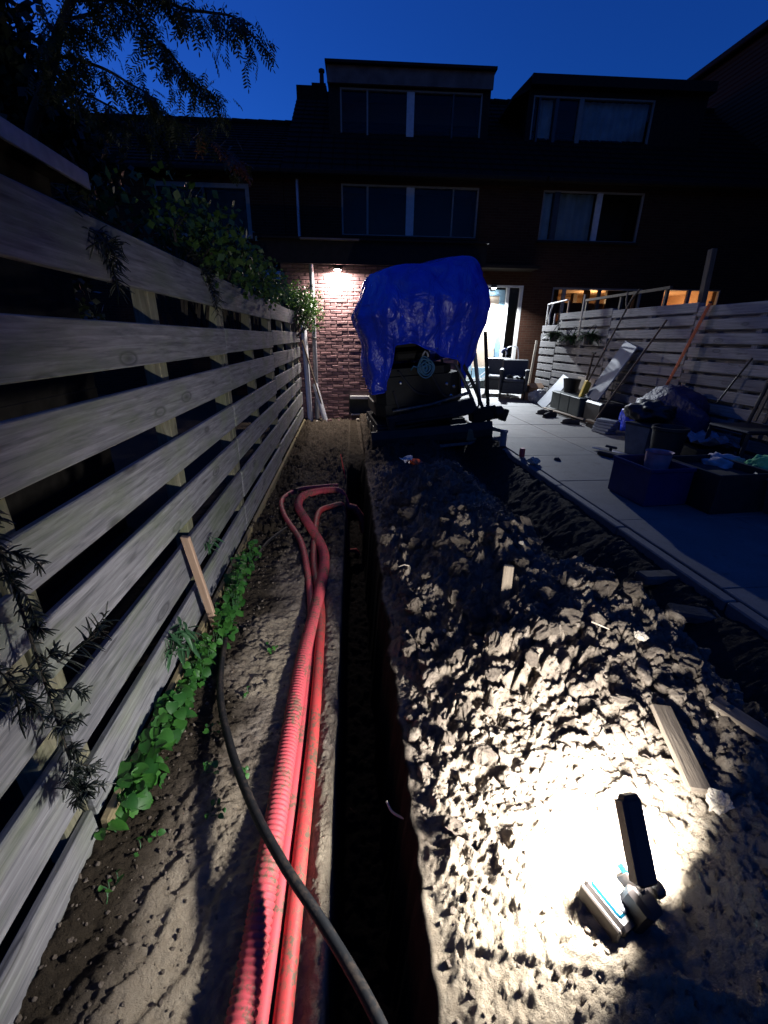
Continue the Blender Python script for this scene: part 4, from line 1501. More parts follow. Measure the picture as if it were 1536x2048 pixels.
big = on_soil([(-0.315, 0.30), (-0.29, 0.53), (-0.275, 0.72), (-0.262, 0.99), (-0.25, 1.39), (-0.23, 1.87), (-0.185, 2.34), (-0.15, 2.87), (-0.19, 3.21), (-0.34, 3.64), (-0.44, 4.02), (-0.40, 4.34), (-0.19, 4.49), (0.04, 4.46)], 0.040, 0.016)
end = big[-1]
big += [end+Vector((0.09, -0.02, -0.02)), end+Vector((0.16, -0.04, -0.12)), end+Vector((0.19, -0.05, -0.3))]
pts = resample(big, 0.0045)
rad = [(0.0405, 0.0400, 0.0350, 0.0358)[i % 4] for i in range(len(pts))]
tag(MB().tube(pts, rad, 14).build('corrugated_conduit', MAT['conduit'], None, smooth=True), 'thick ribbed red conduit, widest of the three along the trench', 'conduit')
s2 = on_soil([(-0.20, 0.28), (-0.19, 0.53), (-0.178, 0.74), (-0.166, 0.99), (-0.153, 1.41), (-0.148, 1.89), (-0.158, 2.37), (-0.23, 2.91), (-0.25, 3.57), (-0.22, 3.93), (-0.08, 4.05), (0.04, 4.10)], 0.026, 0.012)
end = s2[-1]
s2 += [end+Vector((0.08, 0.02, -0.01)), end+Vector((0.14, 0.03, -0.10)), end+Vector((0.16, 0.03, -0.3))]
tag(MB().tube(s2, 0.0265, 14).build('smooth_conduit', MAT['conduit2'], None, smooth=True), 'smooth orange red conduit running along the trench edge', 'conduit')
s3 = on_soil([(-0.265, 0.30), (-0.245, 0.6), (-0.225, 0.9), (-0.212, 1.4), (-0.20, 1.9), (-0.215, 2.3), (-0.26, 2.72), (-0.36, 3.26), (-0.55, 3.80), (-0.62, 4.23), (-0.50, 4.57), (-0.2, 4.69), (-0.05, 4.70)], 0.022, 0.014)
tag(MB().tube(s3, 0.024, 12).build('ribbed_conduit', MAT['conduit'], None, smooth=True), 'narrow red conduit under the thick one, looping widest towards the fence', 'conduit')
hz = [(0.11, 0.36, 0.01), (0.03, 0.51, 0.0), (-0.08, 0.67, 0.0), (-0.205, 0.83, 0.0), (-0.34, 1.04, 0), (-0.485, 1.33, 0), (-0.605, 1.66, 0), (-0.68, 2.13, 0), (-0.695, 2.62, 0), (-0.64, 3.23, 0), (-0.47, 3.63, 0)]
zl = [-0.12, -0.145, -0.165, -0.175, -0.20, -0.235, -0.255, -0.27, -0.28, -0.28, -0.28]
hp = smoothpts([(x, y, z) for (x, y, _), z in zip(hz, zl)], 10)
hp = [Vector((p.x, p.y, max(p.z, gz(p.x, p.y, False)+0.012) if p.y > 0.9 else p.z)) for p in hp]
tag(MB().tube(hp, 0.016, 12).build('black_hose', MAT['hose'], None, smooth=True), 'black hose curving across the red conduits and past the fence foot', 'hose')
bpy.context.view_layer.update()
for k, (x, y, hh) in enumerate(((0.04, 4.95, 0.30),)):
    tag(MB().tube([(x, y, gz(x, y)), (x-.03, y+.02, gz(x, y)+hh*.5), (x-0.055, y+.03, gz(x, y)+hh)], [0.008, .007, 0.004], 6).build('thin_red_wire', MAT['conduit2'], None), 'thin red wire end sticking up behind the conduit loop', 'wire')

# ------------------------------------------------------------------ clods
def rock_mesh(name, sub, seed, mat, cuts=9, rough=0.10):
    r = random.Random(seed)
    bm = bmesh.new()
    bmesh.ops.create_icosphere(bm, subdivisions=sub, radius=1.0)
    planes = []
    for _ in range(cuts):
        n = Vector((r.gauss(0, 1), r.gauss(0, 1), r.gauss(0, 1))).normalized()
        planes.append((n, r.uniform(0.45, 0.85)))
    off = Vector((r.uniform(0, 50), r.uniform(0, 50), r.uniform(0, 50)))
    co = np.array([v.co for v in bm.verts])
    nn = perlin(co[:, 0]*2.3+off.x+co[:, 2], co[:, 1]*2.3+off.y-co[:, 2]*0.7, seed)*rough*2 + perlin(co[:, 0]*6+off.z+co[:, 2]*2, co[:, 1]*6-co[:, 2]*3, seed+1)*rough
    for v, k in zip(bm.verts, nn):
        k = float(k)+r.uniform(-.5, .5)*(0.16 if sub <= 3 else 0.045)
        for n, d in planes:
            e = v.co.dot(n)-d
            if e > 0:
                v.co -= n*e*0.92
        v.co *= 1+float(k)
    me = bpy.data.meshes.new(name)
    bm.to_mesh(me)
    bm.free()
    me.materials.append(mat)
    return me


clodA = [rock_mesh('soil_clod', 4, 100+i, MAT['clod'], 14, 0.20) for i in range(7)]
placed = []


def mound_z(x, y):
    return gz(x, y)


big_spots = [(0.78, 2.10, .085), (0.92, 2.15, .09), (1.05, 2.2, .075), (0.70, 1.95, .07), (0.86, 1.90, .075), (1.18, 1.98, .07), (0.64, 2.45, .07), (0.9, 2.55, .06),
             (0.52, 2.2, .05), (0.60, 1.62, .07), (0.73, 1.55, .075), (0.52, 1.45, .06), (1.0, 1.62, .06), (1.25, 1.66, .07), (1.12, 1.50, .075), (0.42, 1.75, .055),
             (0.88, 1.38, .065), (1.28, 1.30, .07), (0.68, 1.22, .05), (0.45, 1.2, .05), (0.36, 1.45, .05), (1.2, 1.12, .06), (0.34, 2.0, .05), (0.45, 2.6, .055),
             (0.5, 3.0, .07), (0.66, 3.15, .08), (0.82, 3.3, .08), (0.98, 3.4, .07), (0.42, 3.3, .05), (0.75, 2.8, .06), (0.95, 2.9, .07), (0.36, 2.9, .045),
             (0.32, 1.1, .045), (1.05, 1.0, .045), (1.3, 0.95, .05), (0.98, 3.75, .07), (0.60, 3.55, .06), (1.08, 2.65, .06), (0.70, 3.9, .06), (0.84, 1.68, .05),
             (1.36, 1.48, .06), (0.47, 0.98, .04), (0.80, 1.05, .045), (1.02, 1.25, .05), (1.4, 1.1, .05), (0.3, 0.8, .035), (0.9, 0.80, .035), (0.66, 4.15, .05), (0.85, 4.05, .05), (0.5, 4.4, .06)]
for _ in range(95):
    y = rnd.uniform(1.0, 3.7)
    big_spots.append((rnd.uniform(0.24+.02*y, 1.30-.25*max(0, min(1, (y-1.3)/.9))), y, rnd.uniform(.02, .075)*(1 if y > 1.3 else .7)))
for i, (x, y, s) in enumerate(big_spots):
    x += rnd.uniform(-.03, .03)
    y += rnd.uniform(-.03, .03)
    o = link('soil_clod', clodA[i % 7], None, (x, y, mound_z(x, y)+s*0.08), (rnd.uniform(0, 6), rnd.uniform(0, 6), rnd.uniform(0, 6)))
    o.scale = (s*rnd.uniform(.9, 1.25), s*rnd.uniform(.8, 1.15), s*rnd.uniform(.6, .9))
    tag(o, 'rough lump of dug brown soil lying on the lit mound', 'soil clod', 'large soil clods on the mound')

# crumbs of soil: too many to count
base1 = [rock_mesh('crumb', 2, 200+i, MAT['clod'], 7, 0.24) for i in range(5)]
base3 = [rock_mesh('crumb', 3, 230+i, MAT['clod'], 11, 0.24) for i in range(5)]


def arrs(me):
    co = np.empty(len(me.vertices)*3)
    me.vertices.foreach_get('co', co)
    tri = np.empty(len(me.loops), np.int32)
    me.loops.foreach_get('vertex_index', tri)
    return co.reshape(-1, 3), tri.reshape(-1, 3)


A1 = [arrs(m) for m in base1]
A3 = [arrs(m) for m in base3]
rs = np.random.RandomState(5)


def scatter(name, n, xr_, yr_, smin, smax, mask, A, mat, sink=0.25, p=2.2):
    V, T = [], []
    off = 0
    X = rs.uniform(*xr_, n)
    Yv = yr_[0]+(yr_[1]-yr_[0])*rs.uniform(0, 1, n)**1.4
    keep = rs.uniform(0, 1, n) < mask(X, Yv)
    X, Yv = X[keep], Yv[keep]
    Z = terrain(X, Yv)
    for x, y, z in zip(X, Yv, Z):
        s = smin+(smax-smin)*rs.uniform()**p
        co, tr = A[rs.randint(len(A))]
        q = Euler(tuple(rs.uniform(0, 6.28, 3))).to_matrix()
        m = np.array(q)
        sc = s*rs.uniform(0.7, 1.2, 3)
        V.append((co*sc) @ m.T+np.array([x, y, z+s*(0.45-sink)]))
        T.append(tr+off)
        off += len(co)
    V = np.concatenate(V)
    T = np.concatenate(T)
    me = bpy.data.meshes.new(name)
    me.vertices.add(len(V))
    me.vertices.foreach_set('co', V.ravel())
    me.loops.add(T.size)
    me.loops.foreach_set('vertex_index', T.ravel().astype(np.int32))
    me.polygons.add(len(T))
    me.polygons.foreach_set('loop_start', np.arange(0, T.size, 3, dtype=np.int32))
    me.polygons.foreach_set('loop_total', np.full(len(T), 3, np.int32))
    me.update(calc_edges=True)
    me.materials.append(mat)
    return link(name, me)


mound_mask = lambda X, Y_: ((X > 0.20+0.022*Y_) & (X < 1.62)).astype(float)*np.clip(0.10+1.1*sst(0.55, 1.05, Y_)+0.5*perlin(X*4, Y_*4, 77), 0.15, 1)
o = scatter('soil_crumbs', 13000, (0.15, 1.65), (0.3, 5.0), 0.002, 0.0125, mound_mask, A1, MAT['clod'], 0.40, 3.0)
tag(o, 'loose crumbs of dug soil strewn over the mound', 'soil crumbs', kind='stuff')
o = scatter('soil_lumps', 330, (0.2, 1.45), (0.9, 4.4), 0.016, 0.045, mound_mask, A3, MAT['clod'], 0.5, 1.8)
tag(o, 'middling lumps of dug soil strewn over the mound', 'soil lumps', kind='stuff')
left_mask = lambda X, Y_: ((X < -0.12+0.028*Y_) & (X > -0.84)).astype(float)*np.clip(sst(-0.35, -0.6, X)*1.0+0.12+0.7*sst(2.5, 3.5, Y_), 0, 1)
o = scatter('soil_grit', 3600, (-0.84, 0.05), (0.35, 6.0), 0.002, 0.009, left_mask, A1, MAT['clod'])
tag(o, 'dark soil grit along the foot of the left fence', 'soil grit', kind='stuff')

for i, (x, y, s, mt) in enumerate(((1.10, 1.22, .022, 'pebble'), (0.62, 1.38, .018, 'pebble'), (0.50, 1.05, .014, 'pebble'), (0.93, 1.95, .016, 'pebble'), (0.97, 0.68, .035, 'pebble'), (0.46, 1.62, .012, 'pebble'))):
    o = link('pebble', clodA[(i*3) % 7], None, (x, y, gz(x, y)+s*0.5), (i, i*2, i))
    o.data = o.data.copy()
    o.data.materials[0] = MAT[mt]
    o.scale = (s*1.2, s, s*.8)
    tag(o, ['round pale stone on the right part of the mound below the tall clods', 'small pale stone near the middle of the lit mound', 'tiny pale stone left of the bright patch on the mound', 'small pale stone just beyond the wooden peg', 'largest pale stone beside the muddy board offcut', 'tiny pale stone at the trench side of the mound'][i], 'pebble', 'pale stones on the mound')

# wooden bits
sx, sy = -0.80, 2.14
st = tag(MB().box((0, 0, 0), (0.84, 0.045, 0.020), bev=.003).build('wooden_stake', MAT['fresh'], None, (-0.745, 2.055, -0.02), aim((-0.73, 2.13, -0.36), (-0.77, 1.99, 0.36)).to_euler()),
         'fresh pine stake leaning against the left fence among the weeds', 'stake')
px_, py_ = 0.74, 1.64
pz_ = gz(px_, py_)
tag(MB().box((0, 0, 0), (0.30, 0.045, 0.025), bev=.003).build('wooden_peg', MAT['board'], None, (px_, py_, pz_+0.0), aim((px_-.008, py_-.02, pz_-.15), (px_+.008, py_+.03, pz_+.15)).to_euler()),
    'pale wooden peg driven upright into the mound', 'peg')
x, y = 0.97, 0.83
tag(MB().box((0, 0, 0), (0.27, 0.065, 0.018), bev=.006).build('board_offcut', MAT['board'], None, (x, y, max(gz(x+a, y+b) for a in (-.03, 0, .03) for b in (-.1, 0, .1))+0.004), aim((1.0, 0.97, gz(1.0, .97, False)), (0.93, 0.69, gz(.93, .69, False))).to_euler()),
    'muddy board offcut half sunk in the mound above the work light', 'board')
x, y = 1.24, 0.84
tag(MB().box((0, 0, 0), (0.26, 0.06, 0.02), bev=.004).build('board_offcut', MAT['board'], None, (x, y, max(gz(x+a, y+b) for a in (-.05, 0, .05) for b in (-.08, 0, .08))+0.004), aim((1.17, 0.95, gz(1.17, .95, False)), (1.30, 0.73, gz(1.3, .73, False))).to_euler()),
    'muddy narrow offcut on the right shoulder of the mound', 'board')
x, y = 0.155, 0.95
tag(MB().tube(smoothpts([(x-.03, y+.03, -0.16), (x-.015, y, -0.17), (x+.02, y-.03, -0.165)], 4), [0.004]*8+[0.002], 5).build('root', MAT['root'], None), 'pale broken root poking out of the dark trench wall', 'root')
for x, y in ((0.62, 1.45), (0.38, 2.2), (0.95, 1.3), (1.15, 0.9), (0.55, 0.85)):
    a = rnd.uniform(0, 6)
    z = gz(x, y)+0.018
    o = MB().tube([(x, y, z), (x+.03*math.cos(a), y+.03*math.sin(a), z+.006), (x+.065*math.cos(a+.3), y+.065*math.sin(a+.3), z)], [.0035, .003, .0015], 5).build('root', MAT['root'], None)
    tag(o, 'thin pale root on the mound '+{.62: 'near its middle', .38: 'by the trench left of the peg', .95: 'between the bright patch and the peg', 1.15: 'beside the narrow board offcut', .55: 'inside the bright patch left of the lamp'}[x], 'root', 'roots on the mound')
lt = thing('food_wrapper', 'crumpled orange and white wrapper on the dark soil below the digger', 'wrapper', (0.63, 3.75, gz(0.63, 3.75)+0.075), 0.4)
def crumple(nx, ny, sx, sy, amp, seed):
    mb = MB()
    r = random.Random(seed)
    vs = [((i/nx-.5)*sx+r.uniform(-.2, .2)*sx/nx, (j/ny-.5)*sy+r.uniform(-.2, .2)*sy/ny, r.uniform(0, amp)) for j in range(ny+1) for i in range(nx+1)]
    fs = [(j*(nx+1)+i, j*(nx+1)+i+1, (j+1)*(nx+1)+i+1, (j+1)*(nx+1)+i) for j in range(ny) for i in range(nx)]
    return mb.add(vs, fs)
crumple(4, 3, 0.12, 0.09, 0.05, 1).build('foil', MAT['orangelitter'], lt, (0.02, -0.03, 0.015))
crumple(4, 3, 0.12, 0.10, 0.05, 2).build('paper', MAT['whitelitter'], lt, (-0.01, 0.05, 0.02))

# ------------------------------------------------------------------ things on the patio
def wicker_chair(label, loc, rz):
    t = thing('wicker_armchair', label, 'armchair', loc, rz, 'wicker armchairs by the back door')
    MB().box((0, 0.0, 0.27), (0.52, 0.52, 0.28), bev=.03).build('seat', MAT['wicker'], t)
    mb = MB()
    mb.box((0, 0.27, 0.62), (0.60, 0.06, 0.52), rotm(-12), bev=.025)
    mb.build('backrest', MAT['wicker'], t)
    for sx in (-1, 1):
        MB().box((sx*0.29, -0.02, 0.42), (0.07, 0.56, 0.46), bev=.025).box((sx*0.29, -0.02, 0.645), (0.10, 0.58, 0.05), bev=.02).build('armrest', MAT['wicker'], t)
        for sy in (-0.25, 0.25):
            MB().tube([(sx*0.28, sy, 0.0), (sx*0.275, sy*0.97, 0.3)], 0.02, 8).build('leg', MAT['black'], t)
    MB().box((0, -0.02, 0.435), (0.48, 0.50, 0.08), rotm(2, 3, 4), bev=.035).build('cushion', MAT['cushion'], t, smooth=40)
    return t


c1 = wicker_chair('dark wicker armchair with grey cushion and rumpled cloth, front one by the fence end', (4.08, 10.25, 0), R(-22))
crumple(7, 6, 0.42, 0.40, 0.09, 5).build('cloth', MAT['cushion'], c1, (0.04, 0.03, 0.47), smooth=True)
wicker_chair('dark wicker armchair half hidden behind the cushioned one', (3.98, 11.05, 0), R(-18))

hk = thing('hand_truck', 'silver tubular hand truck standing behind the wicker armchairs', 'hand truck', (4.62, 11.9, 0), R(-8))
for sx in (-0.17, 0.17):
    MB().tube([(sx, 0, 0.1), (sx, 0.03, 0.9), (sx*0.9, 0.05, 1.05)], 0.013, 8).build('rail', MAT['steel'], hk, smooth=60)
    MB().lathe([(0.03, -.02), (0.11, -.025), (0.11, .025), (0.03, .02)], 14, (sx*1.25, 0.05, 0.11), rotm(0, 90)).build('wheel', MAT['rubber'], hk, smooth=40)
MB().tube(smoothpts([(-.153, .05, 1.05), (-.10, .06, 1.13), (.10, .06, 1.13), (.153, .05, 1.05)], 5), 0.013, 8).build('handle', MAT['steel'], hk, smooth=60)
for z in (0.3, 0.55, 0.8):
    MB().tube([(-.17, 0.02, z), (.17, 0.02, z)], 0.010, 6).build('crossbar', MAT['steel'], hk)
MB().box((0, -0.10, 0.03), (0.36, 0.22, 0.008)).build('toe_plate', MAT['steel'], hk)
tag(MB().tube(smoothpts([(0, 0, 0), (.05, -.02, .09), (.12, -.02, .05), (.16, 0, -.03)], 6), [0.03]*12+[0.02]*7, 8).build('blue_strap', MAT['bluebox'], None, (4.30, 11.85, 0.98), smooth=True),
    'small blue strap hanging from the hand truck', 'strap')
for k in range(2):
    a, b_ = Vector((3.55+0.12*k, 12.4, 0.05)), Vector((4.35+0.1*k, 12.5, 0.62-0.06*k))
    tag(MB().tube([(0, 0, 0), b_-a], 0.018, 7).build('metal_tube', MAT['steel'], None, a), ['upper', 'lower'][k]+' thin silver tube propped on the doorstep behind the armchairs', 'tube', 'silver tubes by the doorstep')
tag(MB().box((0, 0, 0.65), (0.05, 0.04, 1.3), bev=.004).build('fence_lath', MAT['lath'], None, (4.66, 10.72, 0), (R(2), R(2), 0)), 'bare pale lath standing just before the far end of the right fence', 'lath')

# cardboard box, bag
bxo = thing('cardboard_box', 'open brown cardboard box behind the wicker armchair', 'box', (4.52, 10.15, 0), R(12))
for (c, d, r_) in (((0, -.14, .16), (.36, .006, .32), None), ((0, .14, .16), (.36, .006, .32), None), ((-.18, 0, .16), (.006, .28, .32), None), ((.18, 0, .16), (.006, .28, .32), None)):
    MB().box(c, d).build('side', MAT['cardboard'], bxo)
MB().box((0, 0, .004), (.36, .28, .006)).build('base', MAT['cardboard'], bxo)
MB().box((-.05, -.22, .33), (.36, .16, .006), rotm(35)).build('flap', MAT['cardboard'], bxo)


def blob(name, mat, label, cat, loc, size, seed, amp=0.16, f=2.2, flat=0.0, group=None):
    bm = bmesh.new()
    bmesh.ops.create_icosphere(bm, subdivisions=4, radius=1)
    co = np.array([v.co for v in bm.verts])
    n1 = perlin(co[:, 0]*f+seed+co[:, 2], co[:, 1]*f+co[:, 2]*1.3, seed)
    n2 = 1-2*np.abs(perlin(co[:, 0]*f*2+co[:, 2]*2, co[:, 1]*f*2-co[:, 2]*1.5+seed, seed+1))
    for v, a, b in zip(bm.verts, n1, n2):
        k = 1+amp*2*float(a)+amp*0.7*float(b)
        v.co = Vector((v.co.x*k*size[0], v.co.y*k*size[1], max(-0.8, v.co.z*k)*size[2]+size[2]*0.8))
    me = bpy.data.meshes.new(name)
    bm.to_mesh(me)
    bm.free()
    me.materials.append(mat)
    me.polygons.foreach_set('use_smooth', [True]*len(me.polygons))
    o = link(name, me, None, loc)
    return tag(o, label, cat, group)


blob('plastic_bag', MAT['bag'], 'crumpled clear plastic bag on the patio beside the wicker armchair', 'bag', (4.45, 9.62, 0.0), (0.18, 0.16, 0.14), 3, 0.25)

# boards leaning on the right fence
def leaning(name, mat, label, cat, p0, p1, w, th, wdir=(0, 1, 0)):
    """board from foot p0 to top p1, width w along wdir"""
    p0, p1 = Vector(p0), Vector(p1)
    x = (p1-p0).normalized()
    y = (Vector(wdir)-x*Vector(wdir).dot(x)).normalized()
    z = x.cross(y)
    m = Matrix((x, y, z)).transposed()
    o = MB().box((0, 0, 0), ((p1-p0).length, w, th), bev=min(.005, th*.3)).build(name, mat, None, (p0+p1)/2, m.to_euler())
    return tag(o, label, cat)


leaning('grey_panel', MAT['greyboard'], 'broad grey panel leaning low on the right fence behind the dark crates', 'panel', (4.18, 8.85, 0.02), (4.60, 8.72, 0.62), 0.46, 0.02)
leaning('torn_board', MAT['paperboard'], 'torn brown fibreboard sheet leaning on the right fence', 'board', (4.50, 8.10, 0.02), (4.66, 8.10, 0.66), 0.62, 0.012)
leaning('long_board', MAT['greyboard'], 'long blue grey board leaning steeply against the right fence', 'board', (4.28, 7.25, 0.30), (4.66, 6.98, 1.27), 0.42, 0.025, (0, 1, -.05))

cr_ = thing('crate', 'long dark crate with three dividers standing on the patio', 'crate', (4.30, 7.75, 0.06), R(-3))
for k in range(3):
    MB().box((0.0, 0.46-k*0.40, 0.16), (0.34, 0.385, 0.30), bev=.015).build('compartment', MAT['darkbox'], cr_)
    MB().box((0.0, 0.46-k*0.40, 0.315), (0.36, 0.39, 0.025), bev=.008).build('lid', MAT['darkbox'], cr_)
tag(MB().box((0, 0, 0.20), (0.42, 0.55, 0.36), bev=.03).build('tool_case', MAT['black'], None, (4.34, 6.85, 0.0), (0, 0, R(-4))), 'black tool case at the near end of the dark crate', 'case')
tag(MB().box((0, 0, 0), (1.42, 0.05, 0.022), bev=.003).build('pale_lath', MAT['lath'], None, (4.10, 7.75, 0.055), aim((4.06, 8.45, 0.05), (4.14, 7.05, 0.06)).to_euler()),
    'pale lath lying on the patio along the dark crate', 'lath')
bk = thing('bucket', 'black tub holding tool handles on the dark crate', 'tub', (4.40, 8.15, 0.385))
MB().lathe([(0.12, 0), (0.16, 0.24), (0.17, 0.25), (0.155, 0.245), (0.115, 0.02)], 18, cap=False).build('body', MAT['black'], bk, smooth=40)
MB().lathe([(0.0, 0.012), (0.118, 0.012)], 18, cap=False).build('base', MAT['black'], bk)
tag(MB().box((0, 0, 0), (0.05, 0.10, 0.34), bev=.008).box((0.05, 0.03, 0.05), (0.09, 0.09, 0.20), bev=.02).build('yellow_tool', MAT['yellow'], None, (4.24, 7.42, 0.50), (R(8), R(10), R(-10))),
    'yellow hand tool standing upright on the dark crate', 'tool')
sh = thing('spade', 'dark spade with an upright handle standing in front of the torn board', 'spade', (4.34, 7.60, 0.37))
MB().tube([(0, 0, 0.0), (0.10, 0.05, 0.72)], 0.019, 8).build('shaft', MAT['oldwood'], sh, smooth=60)
MB().box((0.105, 0.052, 0.74), (0.03, 0.13, 0.035), bev=.01).build('grip', MAT['black'], sh)
MB().box((-0.01, -0.0, 0.02), (0.02, 0.17, 0.22), rotm(0, 8), bev=.004).build('blade', MAT['worn'], sh)


def pole(label, p0, p1, r, mat, name='pole', head=None):
    p0, p1 = Vector(p0), Vector(p1)
    t = thing(name, label, name.replace('_', ' '), p0)
    MB().tube([(0, 0, 0), (p1-p0)*0.5+Vector((0, 0, .004)), p1-p0], r, 8).build('shaft', MAT[mat], t, smooth=60)
    d = (p1-p0).normalized()
    if head == 'rake':
        q = (p1-p0)
        MB().tube([q+Vector((0, -.20, 0)), q+Vector((0, .20, 0))], 0.012, 6).build('rake_bar', MAT['worn'], t)
        for k in range(9):
            MB().tube([q+Vector((0, -.18+k*.045, 0)), q+Vector((-.07, -.18+k*.045, -.02))], 0.004, 5).build('tine', MAT['worn'], t)
    elif head == 'broom':
        MB().box((0, 0, 0.02), (0.09, 0.34, 0.05), bev=.01).build('broom_head', MAT['oldwood'], t)
        MB().box((0, 0, -0.05), (0.06, 0.32, 0.08), bev=.006).build('bristles', MAT['black'], t)
    elif head == 'hook':
        q = (p1-p0)
        MB().tube(smoothpts([q, q+Vector((0, -.10, .14)), q+Vector((.0, -.24, .26))], 5), [r*1.2]*10+[r*.6], 7).build('branch', MAT['oldwood'], t, smooth=60)
        MB().tube(smoothpts([q, q+Vector((0, .05, .12)), q+Vector((.0, .06, .26))], 5), [r*1.0]*10+[r*.5], 7).build('branch', MAT['oldwood'], t, smooth=60)
    return t


pole('thin dark forked pole leaning on the fence in front of the lit window', (4.25, 7.50, 0.40), (4.64, 7.27, 1.80), 0.014, 'oldwood', 'forked_pole', 'hook')
pole('brown broom leaning against the right fence beside the long board', (4.05, 6.62, 0.07), (4.66, 6.30, 1.60), 0.015, 'oldwood', 'broom', 'broom')
leaning('upright_lath', MAT['lath'], 'grey lath rising above the fence behind the hanging pots', 'lath', (4.62, 8.62, 1.30), (4.64, 8.66, 2.12), 0.045, 0.022, (0, 1, 0))
leaning('tall_post', MAT['oldwood'], 'tall dark post sticking up above the fence before the warm window', 'post', (4.80, 5.78, 0.2), (4.80, 5.95, 2.42), 0.085, 0.07, (0, 1, 0))
# orange spirit level
p0, p1 = Vector((4.40, 5.82, 0.30)), Vector((4.66, 5.58, 1.78))
lv = thing('spirit_level', 'long orange spirit level leaning against the right fence', 'spirit level', (p0+p1)/2, rot=aim(p0, p1).to_euler())
L = (p1-p0).length
MB().box((L*0.15, 0, 0), (L*0.68, 0.085, 0.034), bev=.003).box((-L*0.36, 0, 0), (L*0.26, 0.085, 0.034), bev=.003).build('beam', MAT['orange'], lv)
MB().box((-L*0.21, 0, 0), (0.085, 0.080, 0.030), bev=.003).build('vial_block', MAT['black'], lv)
MB().box((L*0.497, 0, 0), (0.02, 0.092, 0.04), bev=.003).build('end_cap', MAT['black'], lv)
MB().box((-L*0.495, 0, 0), (0.02, 0.092, 0.04), bev=.003).build('end_cap', MAT['black'], lv)

# frames and sticks above the fence
fr = thing('tube_frame', 'thin white tubular frame rising above the far end of the right fence', 'frame', (4.78, 10.45, 0))
for a, b_ in (((0, 0, 0), (0, 0.02, 2.08)), ((0, 0, 2.07), (0.0, -0.85, 2.10)), ((0, 0, 1.70), (0, -0.22, 2.07)), ((0, -0.12, 0.9), (0, -0.12, 1.80)), ((0, -.38, .9), (0, -.38, 1.86))):
    MB().tube([a, b_], 0.017, 7).build('tube', MAT['whitepaint'], fr, smooth=60)
tag(MB().box((0, 0, 0), (0.03, 0.035, 0.62), bev=.004).build('orange_stick', MAT['cardboard'], None, (4.80, 9.55, 1.78), (R(-3), 0, 0)), 'short orange brown stick behind the fence top below the white frame', 'stick')
rl = thing('timber_rail', 'dark timber rail on posts in the garden behind the right fence', 'rail', (5.2, 8.4, 0))
MB().box((0, 0.0, 2.10), (0.05, 2.6, 0.045)).build('rail', MAT['oldwood'], rl)
for y in (-1.2, 0, 1.2):
    MB().box((0.02, y, 1.05), (0.045, 0.045, 2.08)).build('post', MAT['oldwood'], rl)

# hanging pots
for k, (y, z, lab) in enumerate(((9.55, 1.50, 'farthest of the three dark pots with fern hung on the right fence'), (8.85, 1.44, 'middle dark pot with thin fern hung on the right fence'), (8.15, 1.46, 'nearest dark fern pot hung on the right fence'))):
    pt = thing('hanging_pot', lab, 'pot', (4.58, y, z-0.22), group='pots hung on the right fence')
    MB().lathe([(0.075, 0), (0.11, 0.18), (0.12, 0.185), (0.10, 0.18)], 16, cap=False).lathe([(0, .01), (.075, .01)], 16, cap=False).build('pot', MAT['black'], pt, smooth=40)
    MB().tube(smoothpts([(0.0, -.10, .18), (0.06, -.07, .30), (0.08, 0, .34), (0.06, .07, .30), (0, .10, .18)], 5), 0.008, 6).build('hanger', MAT['black'], pt, smooth=60)
    mb = MB()
    r = random.Random(40+k)
    for _ in range(150):
        a = r.uniform(0, 6.28)
        l1 = r.uniform(.08, .26)
        d = Vector((math.cos(a)*.8-.25, math.sin(a), r.uniform(-.5, .55))).normalized()
        b0 = Vector((math.cos(a)*.07, math.sin(a)*.08, .18))
        b1 = b0+d*l1+Vector((0, 0, -.12*l1/.2*r.random()))
        s_ = d.cross(Vector((0, 0, 1)))*0.012
        mb.add([b0-s_*.5, b0+s_*.5, (b0+b1)/2+s_*1.3, b1, (b0+b1)/2-s_*1.3], [(0, 1, 2, 3, 4)])
    o = mb.build('fern', MAT['fern'], pt)
    o['kind'] = 'stuff'

# shoes
def shoe(loc, rz, lab):
    t = thing('garden_shoe', lab, 'shoe', loc, rz, 'dark garden shoes by the crate')
    mb = MB()
    prof = [(-.14, .0, .035), (-.12, .045, .04), (-.02, .042, .036), (.08, .052, .03), (.14, .04, .022), (.165, .0, .02)]
    ol = [(x, w) for x, w, _ in prof]+[(x, -w) for x, w, _ in prof[-2:0:-1]]
    mb.prism(ol, (0, 0.022))
    mb.build('sole', MAT['rubber'], t)
    v, f = [], []
    for i, (x, w, h) in enumerate(((-.135, .042, .075), (-.06, .042, .07), (.02, .045, .085), (.09, .050, .065), (.14, .035, .045))):
        for k in range(9):
            a = math.pi*k/8
            v.append((x, w*math.cos(a), .02+h*math.sin(a)))
    for i in range(4):
        for k in range(8):
            if i == 1 and 2 <= k <= 5 or i == 0 and 3 <= k <= 4:
                continue
            p = i*9+k
            f.append((p, p+1, p+10, p+9))
    MB().add(v, f).build('upper', MAT['rubber'], t, smooth=True)


shoe((3.86, 7.95, 0), R(160), 'dark garden shoe farthest from the camera beside the crate lath')
shoe((3.80, 7.62, 0), R(200), 'dark garden shoe in the middle of the pair beside the crate lath')
shoe((3.86, 6.95, 0), R(150), 'single dark garden shoe at the near end of the crate lath')

